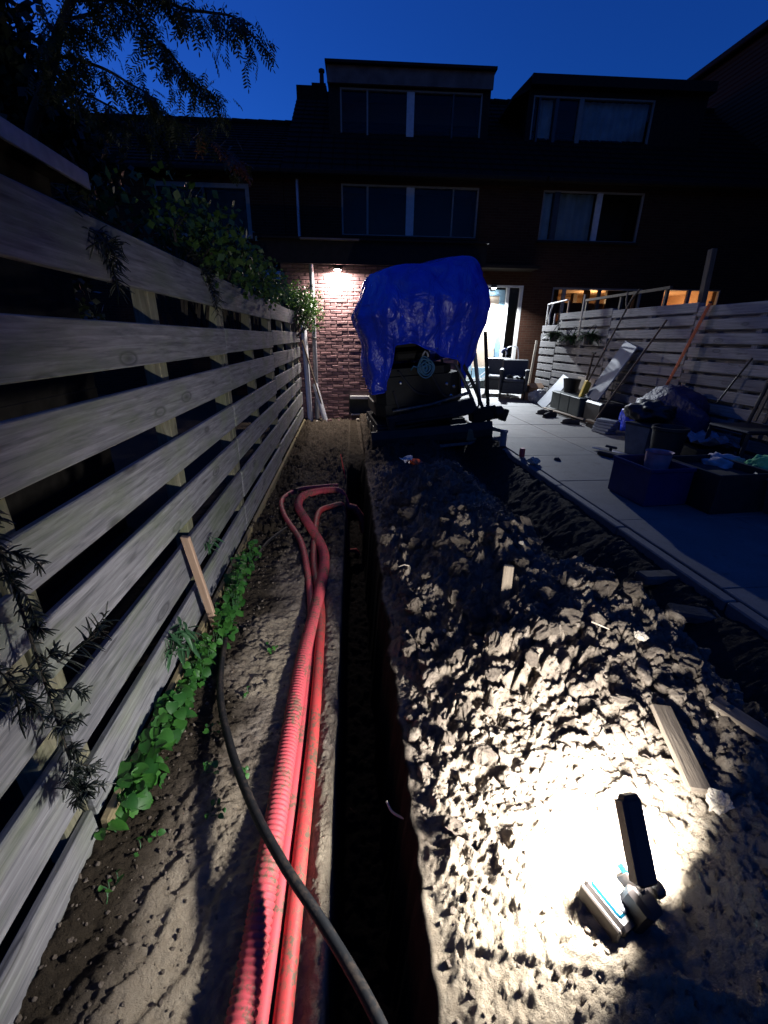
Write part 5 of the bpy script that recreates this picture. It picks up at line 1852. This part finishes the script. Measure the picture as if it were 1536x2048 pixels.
# blue bundle and bins
ob = blob('tarp_bundle', MAT['tarp2'], 'dark blue tarp bundle bulging against the right fence', 'bundle', (4.36, 5.42, 0.0), (0.30, 0.52, 0.40), 11, 0.16, 1.6)
ob2 = blob('blue_plastic_bag', MAT['tarp'], 'shiny crumpled blue plastic hanging off the dark bundle', 'plastic bag', (4.12, 5.78, 0.10), (0.10, 0.20, 0.20), 17, 0.30, 2.6)
bn = thing('waste_bin', 'grey square bin with a black lid on the patio', 'bin', (3.72, 4.92, 0), R(15))
mb = MB()
v = [(-.13, -.13, 0), (.13, -.13, 0), (.13, .13, 0), (-.13, .13, 0), (-.17, -.17, .36), (.17, -.17, .36), (.17, .17, .36), (-.17, .17, .36)]
mb.add(v, [(3, 2, 1, 0), (0, 1, 5, 4), (1, 2, 6, 5), (2, 3, 7, 6), (3, 0, 4, 7)])
mb.build('body', MAT['greypot'], bn)
MB().box((0, 0, 0.375), (.36, .36, .03), bev=.01).build('lid', MAT['black'], bn)
blob('rubbish_bag', MAT['black'], 'black rubbish bag slumped on the grey bin', 'bag', (3.86, 5.12, 0.38), (0.22, 0.26, 0.13), 21, 0.25)
pt = thing('round_pot', 'tall round black pot beside the grey bin', 'pot', (3.62, 4.42, 0))
MB().lathe([(0.14, 0), (0.17, 0.40), (0.185, 0.41), (0.185, 0.44), (0.165, 0.44), (0.15, .36)], 24, cap=False).build('body', MAT['black'], pt, smooth=40)
MB().lathe([(0, .34), (.155, .34)], 24, cap=False).build('soil_fill', MAT['soil'], pt)
for k in range(5):
    o = MB().box((0, 0, 0.02), (0.20-.01*k, 0.30, 0.035), bev=.004).build('slate_tile', MAT['greyboard'], None, (4.02+0.01*k, 6.25, 0.04*k), (0, 0, R(10+6*k)))
    tag(o, ['lowest', 'second lowest', 'middle', 'second highest', 'topmost'][k]+' grey tile in the small stack by the broom', 'tile', 'small stack of grey tiles')
fl = thing('paving_trowel', 'flat steel trowel lying on the patio before the grey bin', 'trowel', (3.34, 5.0, 0.03), R(-65))
MB().box((0, 0, 0), (0.42, 0.09, 0.012), bev=.003).build('blade', MAT['steel'], fl)
MB().box((0.02, 0.0, 0.05), (0.16, 0.03, 0.03), bev=.01).box((0.02, 0, .025), (.03, .02, .05)).build('handle', MAT['black'], fl)
tag(MB().box((0, 0, 0.03), (0.5, 0.12, 0.05), bev=.01).build('dark_batten', MAT['black'], None, (3.30, 4.72, 0.0), (0, 0, R(-62))), 'short dark batten beside the steel trowel', 'batten')

bc = thing('storage_crate', 'deep blue plastic crate at the patio edge', 'crate', (2.72, 3.42, 0), R(4))
for (c, d) in (((-.20, 0, .17), (.012, .46, .32)), ((.20, 0, .17), (.012, .46, .32)), ((0, -.23, .17), (.412, .012, .32)), ((0, .23, .17), (.412, .012, .32)), ((0, 0, .012), (.40, .46, .02))):
    MB().box(c, d, bev=.004).build('side' if d[2] > .1 else 'base', MAT['bluebox'], bc)
MB().box((-.208, 0, .315), (.016, .49, .035), bev=.006).box((.208, 0, .315), (.016, .49, .035), bev=.006).box((0, -.238, .315), (.40, .016, .035), bev=.006).box((0, .238, .315), (.40, .016, .035), bev=.006).build('rim', MAT['bluebox'], bc)
pb = thing('pink_bucket', 'dusty pink bucket standing inside the blue crate', 'bucket', (2.82, 3.50, 0.03))
MB().lathe([(0.085, 0), (0.105, .36), (0.115, .37), (.10, .36), (.08, .02)], 18, cap=False).lathe([(0, .015), (.085, .015)], 18, cap=False).build('body', MAT['pink'], pb, smooth=40)
db = thing('planter_box', 'large black planter box standing right of the blue crate', 'planter', (3.22, 3.30, 0), R(4))
for (c, d) in (((-.26, 0, .17), (.02, .62, .33)), ((.26, 0, .17), (.02, .62, .33)), ((0, -.30, .17), (.50, .02, .33)), ((0, .30, .17), (.50, .02, .33))):
    MB().box(c, d, bev=.005).build('side', MAT['black'], db)
MB().box((0, 0, .14), (.5, .58, .26)).build('soil_fill', MAT['rubber'], db)
# tub with cloths
tb_ = thing('flexible_tub', 'dark round tub filled with coloured cloths at the right edge', 'tub', (3.72, 2.98, 0))
MB().lathe([(0.24, 0), (0.30, .27), (0.325, .285), (0.315, .30), (.285, .285), (.235, .02)], 32, cap=False).lathe([(0, .015), (.24, .015)], 32, cap=False).build('body', MAT['tub'], tb_, smooth=40)
for sy in (-1, 1):
    MB().tube(smoothpts([(-.07, sy*.30, .29), (-.05, sy*.33, .36), (.05, sy*.33, .36), (.07, sy*.30, .29)], 5), .014, 7).build('handle', MAT['tub'], tb_, smooth=60)
blob('green_cloth', MAT['green_cloth'], 'bunched green cloth lying in the dark tub', 'cloth', (3.62, 3.26, 0.22), (0.12, 0.11, 0.10), 31, 0.25)
blob('blue_cloth', MAT['blue_cloth'], 'light blue cloth heaped in the dark tub', 'cloth', (3.78, 2.98, 0.24), (0.14, 0.10, 0.07), 33, 0.25)
blob('yellow_cloth', MAT['yellow_cloth'], 'mustard yellow cloth in the front of the dark tub', 'cloth', (3.66, 2.82, 0.22), (0.11, 0.10, 0.06), 35, 0.25)
blob('whitish_bag', MAT['white_cloth'], 'whitish crumpled bag between the planter box and the tub', 'bag', (3.50, 3.52, 0.16), (0.17, 0.15, 0.10), 37, 0.25)
sh_ = crumple(9, 6, 0.75, 0.42, 0.13, 9).build('plastic_sheet', MAT['plasticsheet'], None, (4.22, 4.62, 0.22), (0, 0, R(75)), smooth=True)
tag(sh_, 'pale crumpled plastic sheet below the dark blue bundle', 'sheet')
tag(MB().box((0, 0, .10), (.6, .4, .2), bev=.02).build('dark_chest', MAT['black'], None, (4.22, 4.62, 0), (0, 0, R(80))), 'low black chest under the pale plastic sheet', 'chest')
ch = thing('slatted_chair', 'black garden chair with an open slatted back at the right fence', 'chair', (4.38, 4.25, 0), R(-90))
for sx in (-.24, .24):
    MB().tube([(sx, .24, 0), (sx, .22, .45), (sx*.95, .30, .92)], .02, 8).build('leg', MAT['black'], ch, smooth=60)
    MB().tube([(sx, -.24, 0), (sx, -.22, .45)], .02, 8).build('leg', MAT['black'], ch)
MB().box((0, 0, .45), (.52, .50, .04), bev=.015).build('seat', MAT['black'], ch)
for k in range(4):
    MB().box((-.18+.12*k, .27, .70), (.045, .02, .42), rotm(-10), bev=.005).build('back_slat', MAT['black'], ch)
MB().box((0, .305, .92), (.52, .035, .07), rotm(-10), bev=.012).build('top_rail', MAT['black'], ch)
dk = pole('thin black pick handle leaning on the right fence above the bundle', (4.60, 4.98, .62), (4.67, 4.76, 1.15), .011, 'black', 'pick_handle')
# bits along the patio edge
tag(MB().lathe([(.045, 0), (.045, .17), (.052, .175), (.052, .20), (.04, .20)], 14).build('pipe_stub', MAT['greypot'], None, (2.13, 5.46, 0), smooth=40), 'short grey pipe stub standing on the patio edge', 'pipe')
tag(MB().lathe([(0.0, 0), (.033, .002), (.033, .09), (.028, .1), (0, .1)], 14, rot=rotm(0, 0)).build('red_can', MAT['redcan'], None, (2.16, 4.88, 0), smooth=40), 'small red can on the patio edge near the pipe stub', 'can')
tag(rock_o := link('rubble_stone', clodA[2].copy(), None, (2.16, 4.55, 0.03)), 'pale stone on the patio edge beyond the red can', 'stone')
rock_o.scale = (.08, .06, .05)
rock_o.data.materials[0] = MAT['pebble']
tag(o := link('dirt_clump', clodA[1], None, (2.52, 4.70, 0.012)), 'single dark dirt clump on the clean patio', 'dirt clump')
o.scale = (.05, .04, .025)
wd = tag(MB().box((0, 0, .09), (.26, .14, .18), bev=.02).build('wooden_block', MAT['plinth'], None, (1.86, 5.95, gz(1.86, 5.95)), (0, R(6), R(20))), 'yellowish wooden block wedged under the digger beside the patio', 'block')
for k, (x, y, rz) in enumerate(((1.93, 2.15, 8), (1.90, 1.80, -14), (1.72, 1.75, 30))):
    o = MB().box((0, 0, 0), (.26, .10, .06), rotm(6*k, 5, 0), bev=.012).build('kerb_piece', MAT['mudstone'], None, (x, y, gz(x, y)+.02), (0, 0, R(rz)))
    tag(o, ['grey kerb piece tipped against the patio edge, farthest of three', 'grey kerb piece below the patio edge, middle of three', 'grey kerb piece lying nearest the mound'][k], 'kerb piece', 'loose kerb pieces')

# ------------------------------------------------------------------ plants
def leaf_mesh(name, L, Wd, mat, fold=0.25, curl=0.2, round_=True):
    mb = MB()
    if round_:
        out = [(0, 0), (-.14, .26), (.02, .46), (.28, .54), (.56, .47), (.82, .28), (1.0, 0)]
    else:
        out = [(0, 0), (.2, .28), (.5, .36), (.8, .2), (1.0, 0)]
    mid = [(x, 0) for x, _ in out]
    v, f = [], []
    for x, w in out:
        zc = -curl*max(0, x)**2*L
        v += [(x*L, 0, zc), (x*L, w*Wd, zc+fold*w*Wd), (x*L, -w*Wd, zc+fold*w*Wd)]
    for i in range(len(out)-1):
        a = i*3
        f += [(a, a+3, a+4, a+1), (a, a+2, a+5, a+3)]
    mb.add(v, f)
    me = mb.mesh(name, mat, smooth=True)
    return me


weed_leaves = [leaf_mesh('leaf', .044, .044, MAT['weed']), leaf_mesh('leaf', .034, .037, MAT['weed'], .35, .5), leaf_mesh('leaf', .046, .044, MAT['weed'], .12, .4), leaf_mesh('leaf', .038, .03, MAT['weed'], .5, -.2)]


def weed(label, pts, n, spread, hmax, meshes, group=None, name='leafy_weed', smin=.7, smax=1.15, mat_stem='thistle'):
    """leaves on short stems along a line of ground points"""
    c = Vector(pts[len(pts)//2])
    t = thing(name, label, 'weed', c, group=group)
    st = MB()
    for i in range(n):
        u = rnd.uniform(0, len(pts)-1.001)
        a = Vector(pts[int(u)]).lerp(Vector(pts[int(u)+1]), u-int(u))
        root = a+Vector((rnd.uniform(-spread, spread)*.4, rnd.uniform(-spread, spread), 0))
        h = rnd.uniform(.02, hmax)
        tip = root+Vector((rnd.uniform(-.02, .05), rnd.uniform(-.03, .03), h))
        st.tube([root-c, (root+tip)/2-c+Vector((.004, 0, .004)), tip-c], .0018, 4, caps=False)
        o = link('leaf', rnd.choice(meshes), t, tip-c, (rnd.uniform(-.5, .5), rnd.uniform(-.1, .7), rnd.uniform(-1.9, 1.2)))
        s = rnd.uniform(smin, smax)
        o.scale = (s, s, s)
    o = st.build('stems', MAT[mat_stem], t)
    o['kind'] = 'stuff'
    return t


def fy(y, dx=0.06, z=-.30):
    return (fx(y)+dx, y, z)


weed('farthest clump of green weeds at the fence foot, near the end of the black hose', [fy(3.05, .10), fy(2.75, .09), fy(2.5, .09)], 110, .08, .17, weed_leaves)
weed('round-leaved green weeds right of the pine stake', [fy(2.45, .12), fy(2.25, .14), fy(2.02, .13)], 140, .07, .20, weed_leaves)
weed('green weeds below the pine stake at the fence foot', [fy(1.95, .08), fy(1.80, .09), fy(1.66, .08)], 95, .07, .15, weed_leaves)
weed('spreading green weeds on the plinth board between stake and near fence joint', [fy(1.60, .06), fy(1.45, .07), fy(1.30, .06)], 115, .07, .16, weed_leaves, smax=1.25)
weed('largest-leaved green weeds beside the near joint of the left fence', [fy(1.28, .06), fy(1.18, .07), fy(1.06, .05)], 80, .06, .14, weed_leaves, smin=.9, smax=1.4)
tl = [leaf_mesh('leaf', .10, .03, MAT['thistle'], .5, .5, False), leaf_mesh('leaf', .08, .022, MAT['thistle'], .6, .2, False)]
weed('dull green spiky weed poking through the fence gap beside the stake', [fy(1.70, .02, -.10), fy(1.78, .03, -.10)], 34, .05, .14, tl, name='spiky_weed')
weed('small spiky weed in the fence gap above the stake', [fy(2.35, .02, .12), fy(2.42, .02, .12)], 12, .03, .08, tl, name='spiky_weed', smin=.5, smax=.8)
for k, (x, y, lab) in enumerate(((-.50, 1.62, 'small green seedling right of the black hose bend'), (-.42, 1.95, 'pair of tiny seedlings on the sandy strip'), (-.56, 1.24, 'tiny pale green seedling left of the hose shadow'),
                                 (-.44, 1.22, 'green seedling between hose and conduits'), (-.70, 0.98, 'single bright clover sprout by the near fence joint'), (-.74, .84, 'small bright sprout at the bottom fence corner'),
                                 (-.56, 4.35, 'bright green leaf tuft beyond the conduit loop'), (-.27, 1.52, 'single seedling leaf against the thick conduit'), (-.62, 1.42, 'long-leaved seedling beside the fence weeds'), (-.50, 1.08, 'flat seedling in the dark soil'))):
    z = gz(x, y)
    weed(lab, [(x, y, z), (x+.02, y+.03, z)], 5 if k != 6 else 8, .022, .03, weed_leaves, name='seedling', smin=.28, smax=.55)

# creeper over the left fence
cp_ = thing('creeper', 'leafy green creeper tumbling over the far top of the left fence to the downpipe', 'creeper', (fx(6.5), 6.5, 1.7))
cv = Vector(cp_.location)
mb = MB()
st = MB()
r = random.Random(12)
lobes = []
for i in range(46):
    y = r.uniform(2.9, 8.75)
    w = 0.18+0.14*min(1, (y-2.6)/3)
    if y > 7.2:
        w = 0.30
    lobes.append(Vector((fx(y)-0.14+r.uniform(-.22, .20), y, 1.74+0.02*(y-3)+r.uniform(-.05, .22))))
lobes += [Vector((fx(8.2)+.12+r.uniform(-.15, .22), r.uniform(7.8, 8.9), r.uniform(1.55, 1.95))) for _ in range(16)]
for c in lobes:
    st.tube([Vector((fx(c.y)-.10, c.y-.2, 1.2))-cv, (c+Vector((-.05, -.1, -.1)))-cv, c-cv], [.012, .008, .004], 5)
    rad = r.uniform(.14, .27)
    for _ in range(90):
        d = Vector((r.gauss(0, 1), r.gauss(0, 1), r.gauss(0, 1))).normalized()*rad*r.uniform(.3, 1)**.6
        p = c+d-cv
        L = r.uniform(.035, .07)
        a = Vector((r.gauss(0, 1), r.gauss(0, 1), r.gauss(-.5, .8))).normalized()
        b = a.orthogonal().normalized()
        b = (Matrix.Rotation(r.uniform(0, 6.28), 3, a) @ b)*L*.36
        mb.add([p, p+a*L*.45+b, p+a*L, p+a*L*.45-b], [(0, 1, 2, 3)])
o = mb.build('foliage', MAT['creeper'], cp_)
o['kind'] = 'stuff'
st.build('stems', MAT['bark'], cp_)['kind'] = 'stuff'


def sprig(name, label, cat, path, r0, n, Ln, mat, seed, drop=0.25, side=None, kids=0):
    P = smoothpts(path, 8)
    c = Vector(path[0])
    t = thing(name, label, cat, c)
    st = MB()
    st.tube([p-c for p in P], [r0*(1-.6*i/len(P)) for i in range(len(P))], 6)
    rr = random.Random(seed)
    nm = MB()
    def needles(pl, m, ln):
        for i in range(m):
            u = rr.uniform(0.03, len(pl)-1.01)
            p = pl[int(u)].lerp(pl[int(u)+1], u-int(u))-c
            ax = (pl[min(int(u)+1, len(pl)-1)]-pl[int(u)]).normalized()
            a = (ax.orthogonal().normalized())
            d = (Matrix.Rotation(rr.uniform(0, 6.28), 3, ax) @ a + ax*rr.uniform(.1, .8)+Vector((0.15, 0, -drop))).normalized()
            L = ln*rr.uniform(.5, 1.2)
            nm.tube([p, p+d*L*.6, p+d*L+Vector((0, 0, -.006))], [.0024, .0022, .0010], 4, caps=False)
    needles(P, n, Ln)
    for k in range(kids):
        u = rr.uniform(.05, .95)
        p = P[int(u*(len(P)-1))]
        d = Vector((rr.uniform(0, .05), rr.uniform(-.09, .09), rr.uniform(-.12, .04)))
        K = smoothpts([p, p+d*.5+Vector((.01, 0, .01)), p+d], 4)
        st.tube([q-c for q in K], [r0*.45]*4+[r0*.35]*4+[r0*.2], 5)
        needles(K, int(n*.16), Ln*.9)
    st.build('stem', MAT['bark'], t)
    o = nm.build('needles', MAT[mat], t)
    o['kind'] = 'stuff'
    return t


sprig('conifer_branch', 'dark needled branch hanging down over the near end of the left fence', 'branch',
      [(-.86, .98, 1.02), (-.79, .95, .92), (-.775, .95, .80), (-.77, .94, .60), (-.76, .92, .40), (-.75, .90, .20), (-.745, .885, .08)], .0055, 240, .034, 'needle', 3, kids=20)
sprig('conifer_branch', 'dark needled twig lying across the middle slats near the left edge', 'branch',
      [(-.84, .80, .80), (-.80, .83, .66), (-.785, .87, .52), (-.775, .89, .42)], .004, 110, .038, 'needle', 4, kids=9)
sprig('conifer_branch', 'short dark side twig sticking out over the fourth slat', 'branch',
      [(-.735, .95, .52), (-.70, 1.02, .53), (-.68, 1.10, .56)], .003, 36, .05, 'needle', 5, kids=3)
sprig('conifer_branch', 'dim dark twig drooping over the top board of the left fence', 'branch',
      [(-.90, 1.75, 1.74), (-.83, 1.80, 1.64), (-.81, 1.84, 1.55), (-.805, 1.86, 1.45)], .004, 90, .06, 'needle', 6, kids=9)
sprig('conifer_branch', 'dim dark twig hanging by the first fence joint under the top board', 'branch',
      [(-.88, 3.0, 1.76), (-.80, 3.05, 1.66), (-.78, 3.12, 1.54), (-.78, 3.15, 1.42)], .004, 90, .06, 'needle', 7, kids=9)

# dense dark shrub in the neighbour's garden
shb = thing('evergreen_shrub', 'dense black evergreen shrub towering behind the left fence', 'shrub', (-2.3, 4.2, -0.3))
cv = Vector(shb.location)
mb = MB()
for c in [(-2.19, 4.09, 3.1), (-2.25, 4.14, 2.9), (-2.14, 4.23, 2.78), (-2.35, 4.17, 2.7), (-2.12, 4.45, 2.72), (-2.06, 4.62, 2.62), (-2.25, 4.25, 2.55), (-2.15, 4.6, 2.5), (-2.49, 4.03, 2.85), (-2.36, 3.98, 3.15),
          (-2.76, 3.96, 2.5), (-2.6, 4.2, 2.0), (-2.3, 4.4, 1.9), (-2.5, 4.3, 3.3), (-2.8, 4.3, 3.5), (-2.4, 4.5, 1.3), (-2.6, 4.1, 3.05), (-2.9, 4.0, 3.2), (-2.25, 3.9, 3.3)]:
    c = Vector(c)
    for _ in range(420):
        d = Vector((r.gauss(0, 1), r.gauss(0, 1), r.gauss(0, 1))).normalized()*0.34*r.uniform(0, 1)**.5
        p = c+d-cv
        L = r.uniform(.05, .10)
        a = Vector((r.gauss(0, 1), r.gauss(0, 1), r.gauss(.2, 1))).normalized()
        b = (Matrix.Rotation(r.uniform(0, 6.28), 3, a) @ a.orthogonal().normalized())*L*.35
        mb.add([p, p+a*L*.5+b, p+a*L, p+a*L*.5-b], [(0, 1, 2, 3)])
o = mb.build('foliage', MAT['rowan'], shb)
o['kind'] = 'stuff'
MB().tube([(0, 0, 0), (0.02, .02, 1.2), (-.1, 0, 2.4), (-.2, -.1, 3.1)], [.09, .07, .05, .02], 8).build('trunk', MAT['bark'], shb)

# neighbour's garden shed
shd = thing('garden_shed', 'black garden shed with a white eave board behind the left fence', 'shed', (-3.2, 1.6, -0.3))
for k in range(17):
    MB().box((1.28, 0, 0.08+k*.15), (.022, 4.2, .155), rotm(0, 3), bev=.004).build('cladding_board', MAT['shed'], shd)
    MB().box((0.05, 2.12, 0.08+k*.15), (2.44, .022, .155), rotm(3), bev=.004).build('cladding_board', MAT['shed'], shd)
MB().box((0, 0, 1.25), (2.5, 4.16, 2.5)).build('body', MAT['shed'], shd)
MB().box((0.05, 0.02, 2.56), (2.84, 4.36, .05), rotm(0, -1)).build('roof', MAT['rooftile'], shd)
MB().box((1.475, 0.04, 2.585), (.022, 4.40, .10), bev=.004).build('eave_board', MAT['shedfascia'], shd)

# rowan tree
rw = thing('rowan_tree', 'rowan tree with feathery drooping leaves against the blue sky at top left', 'tree', (-2.45, 4.25, -0.3))
cv = Vector(rw.location)
br = {
    'trunk': ([(-2.45, 4.25, -.3), (-2.4, 4.2, 1.2), (-2.13, 3.93, 2.39), (-1.80, 3.74, 2.78), (-1.64, 3.62, 2.93), (-1.44, 3.44, 3.02), (-1.29, 3.32, 3.15), (-1.1, 3.2, 3.3)], .05),
    'A': ([(-1.44, 3.44, 3.02), (-1.15, 3.42, 3.02), (-1.06, 3.49, 2.93), (-.96, 3.56, 2.86), (-.90, 3.71, 2.80), (-.81, 3.79, 2.79), (-.79, 3.87, 2.72)], .012),
    'B': ([(-1.29, 3.32, 3.15), (-1.11, 3.38, 3.13), (-.87, 3.40, 3.01), (-.69, 3.35, 2.97), (-.53, 3.30, 2.93), (-.42, 3.34, 2.85)], .012),
    'C': ([(-1.80, 3.74, 2.78), (-1.66, 3.63, 2.85), (-1.43, 3.63, 2.82), (-1.29, 3.71, 2.78), (-1.19, 3.75, 2.74), (-1.10, 3.82, 2.64)], .012),
    'D': ([(-1.64, 3.62, 2.93), (-1.57, 3.53, 2.96), (-1.35, 3.49, 3.00), (-1.17, 3.41, 3.05), (-.9, 3.35, 3.10)], .012),
    'E': ([(-2.0, 3.85, 2.6), (-1.72, 3.64, 2.80), (-1.56, 3.74, 2.72), (-1.44, 3.80, 2.68), (-1.34, 3.85, 2.63), (-1.18, 3.98, 2.60)], .010),
    'F': ([(-1.10, 3.82, 2.64), (-.98, 3.95, 2.66), (-.90, 4.07, 2.63), (-.79, 4.13, 2.58), (-.70, 4.14, 2.50)], .007),
    'G': ([(-1.44, 3.44, 3.02), (-1.2, 3.3, 3.1), (-.95, 3.25, 3.10), (-.75, 3.2, 3.12)], .009),
}
paths = {}
for k, (pts, r0) in br.items():
    P = smoothpts(pts, 6)
    paths[k] = P
    n = len(P)
    MB().tube([p-cv for p in P], [r0*(1-.75*i/n) for i in range(n)], 7).build('trunk' if k == 'trunk' else 'branch', MAT['bark'], rw, smooth=60)


def pinnate(mat, npair, L, seed):
    mb = MB()
    rr = random.Random(seed)
    sag = lambda t: Vector((t*L, .10*L*math.sin(t*2+seed), -.22*L*t*t))
    for i in range(8):
        a, b = sag(i/8), sag((i+1)/8)
        mb.add([a+Vector((0, .0012, 0)), b+Vector((0, .0012, 0)), b-Vector((0, .0012, 0)), a-Vector((0, .0012, 0))], [(0, 1, 2, 3)])
    for i in range(npair+1):
        t = .22+.78*i/npair
        p = sag(t)
        for s_ in ((-1, 1) if i < npair else (0,)):
            l = L*.30*(1-.25*abs(t-.6))*rr.uniform(.85, 1.1)
            d = Vector((.45, s_*.9, -.35+rr.uniform(-.25, .1))).normalized() if s_ else Vector((.9, 0, -.4)).normalized()
            n_ = d.cross(Vector((0, 0, 1))).normalized()*l*.15
            mb.add([p, p+d*l*.35+n_, p+d*l*.75+n_*.8, p+d*l, p+d*l*.75-n_*.8, p+d*l*.35-n_], [(0, 1, 2, 3, 4, 5)])
    return mb.mesh('leaf', mat)


pin = [pinnate(MAT['rowan'], 6, .135, 1), pinnate(MAT['rowan'], 5, .11, 2), pinnate(MAT['rowan'], 7, .15, 3)]
pinr = [pinnate(MAT['redleaf'], 6, .16, 4), pinnate(MAT['redleaf'], 5, .14, 5)]
for k, cnt in (('A', 46), ('B', 44), ('C', 46), ('D', 40), ('E', 40), ('F', 26), ('G', 30), ('trunk', 14)):
    P = paths[k]
    for i in range(cnt):
        u = rnd.uniform(.10 if k != 'trunk' else .6, .999)*(len(P)-1)
        p = P[int(u)].lerp(P[min(int(u)+1, len(P)-1)], u-int(u))
        ax = (P[min(int(u)+1, len(P)-1)]-P[max(int(u)-1, 0)]).normalized()
        yaw = math.atan2(ax.y, ax.x)+rnd.choice((-1, 1))*rnd.uniform(.2, 1.5)
        m = rnd.choice(pinr if k == 'F' and rnd.random() < .8 else pin)
        o = link('leaf', m, rw, p-cv, (rnd.uniform(-.5, .5), rnd.uniform(.1, 1.1), yaw))
        s_ = rnd.uniform(.7, 1.1)
        o.scale = (s_, s_, s_)

# more of the same leaves, past the number that is built one by one
fo = MB()
for k, cnt in (('A', 110), ('B', 95), ('C', 130), ('D', 130), ('E', 130), ('G', 70), ('trunk', 60), ('F', 30)):
    P = paths[k]
    for i in range(cnt):
        u = rnd.uniform(.12 if k != 'trunk' else .45, .999)*(len(P)-1)
        p = P[int(u)].lerp(P[min(int(u)+1, len(P)-1)], u-int(u))
        p = p+Vector((rnd.gauss(0, .05), rnd.gauss(0, .07), rnd.gauss(-.02, .05)))
        m = rnd.choice(pin[:2])
        q = Euler((rnd.uniform(-.6, .6), rnd.uniform(.2, 1.2), rnd.uniform(0, 6.28))).to_matrix()
        s_ = rnd.uniform(.6, 1.05)
        fo.add([p-cv+q @ (v.co*s_) for v in m.vertices], [tuple(pl.vertices) for pl in m.polygons])
o = fo.build('foliage', MAT['rowan'], rw)
o['kind'] = 'stuff'
mb = MB()  # unseen upper foliage, added to hold sky light off the garden
r = random.Random(77)
for c in [(-2.2, 3.3, 4.0), (-1.7, 2.9, 4.1), (-2.6, 3.9, 4.3), (-1.4, 3.3, 4.3), (-2.0, 2.3, 4.2), (-1.2, 2.5, 4.4), (-2.8, 3.0, 4.6), (-1.8, 3.7, 4.7), (-2.3, 2.8, 5.0), (-1.1, 3.1, 4.9), (-1.6, 2.0, 4.8), (-2.9, 2.2, 4.3), (-.8, 2.6, 4.6), (-2.4, 1.6, 4.5), (-1.4, 1.4, 4.5)]:
    c = Vector(c)
    for _ in range(420):
        d = Vector((r.gauss(0, 1), r.gauss(0, 1), r.gauss(0, 1))).normalized()*0.55*r.uniform(0, 1)**.5
        p = c+d-cv
        L = r.uniform(.06, .12)
        a = Vector((r.gauss(0, 1), r.gauss(0, 1), r.gauss(-.4, .6))).normalized()
        b = (Matrix.Rotation(r.uniform(0, 6.28), 3, a) @ a.orthogonal().normalized())*L*.3
        mb.add([p, p+a*L*.5+b, p+a*L, p+a*L*.5-b], [(0, 1, 2, 3)])
o = mb.build('unseen_crown', MAT['rowan'], rw)
o['kind'] = 'stuff'
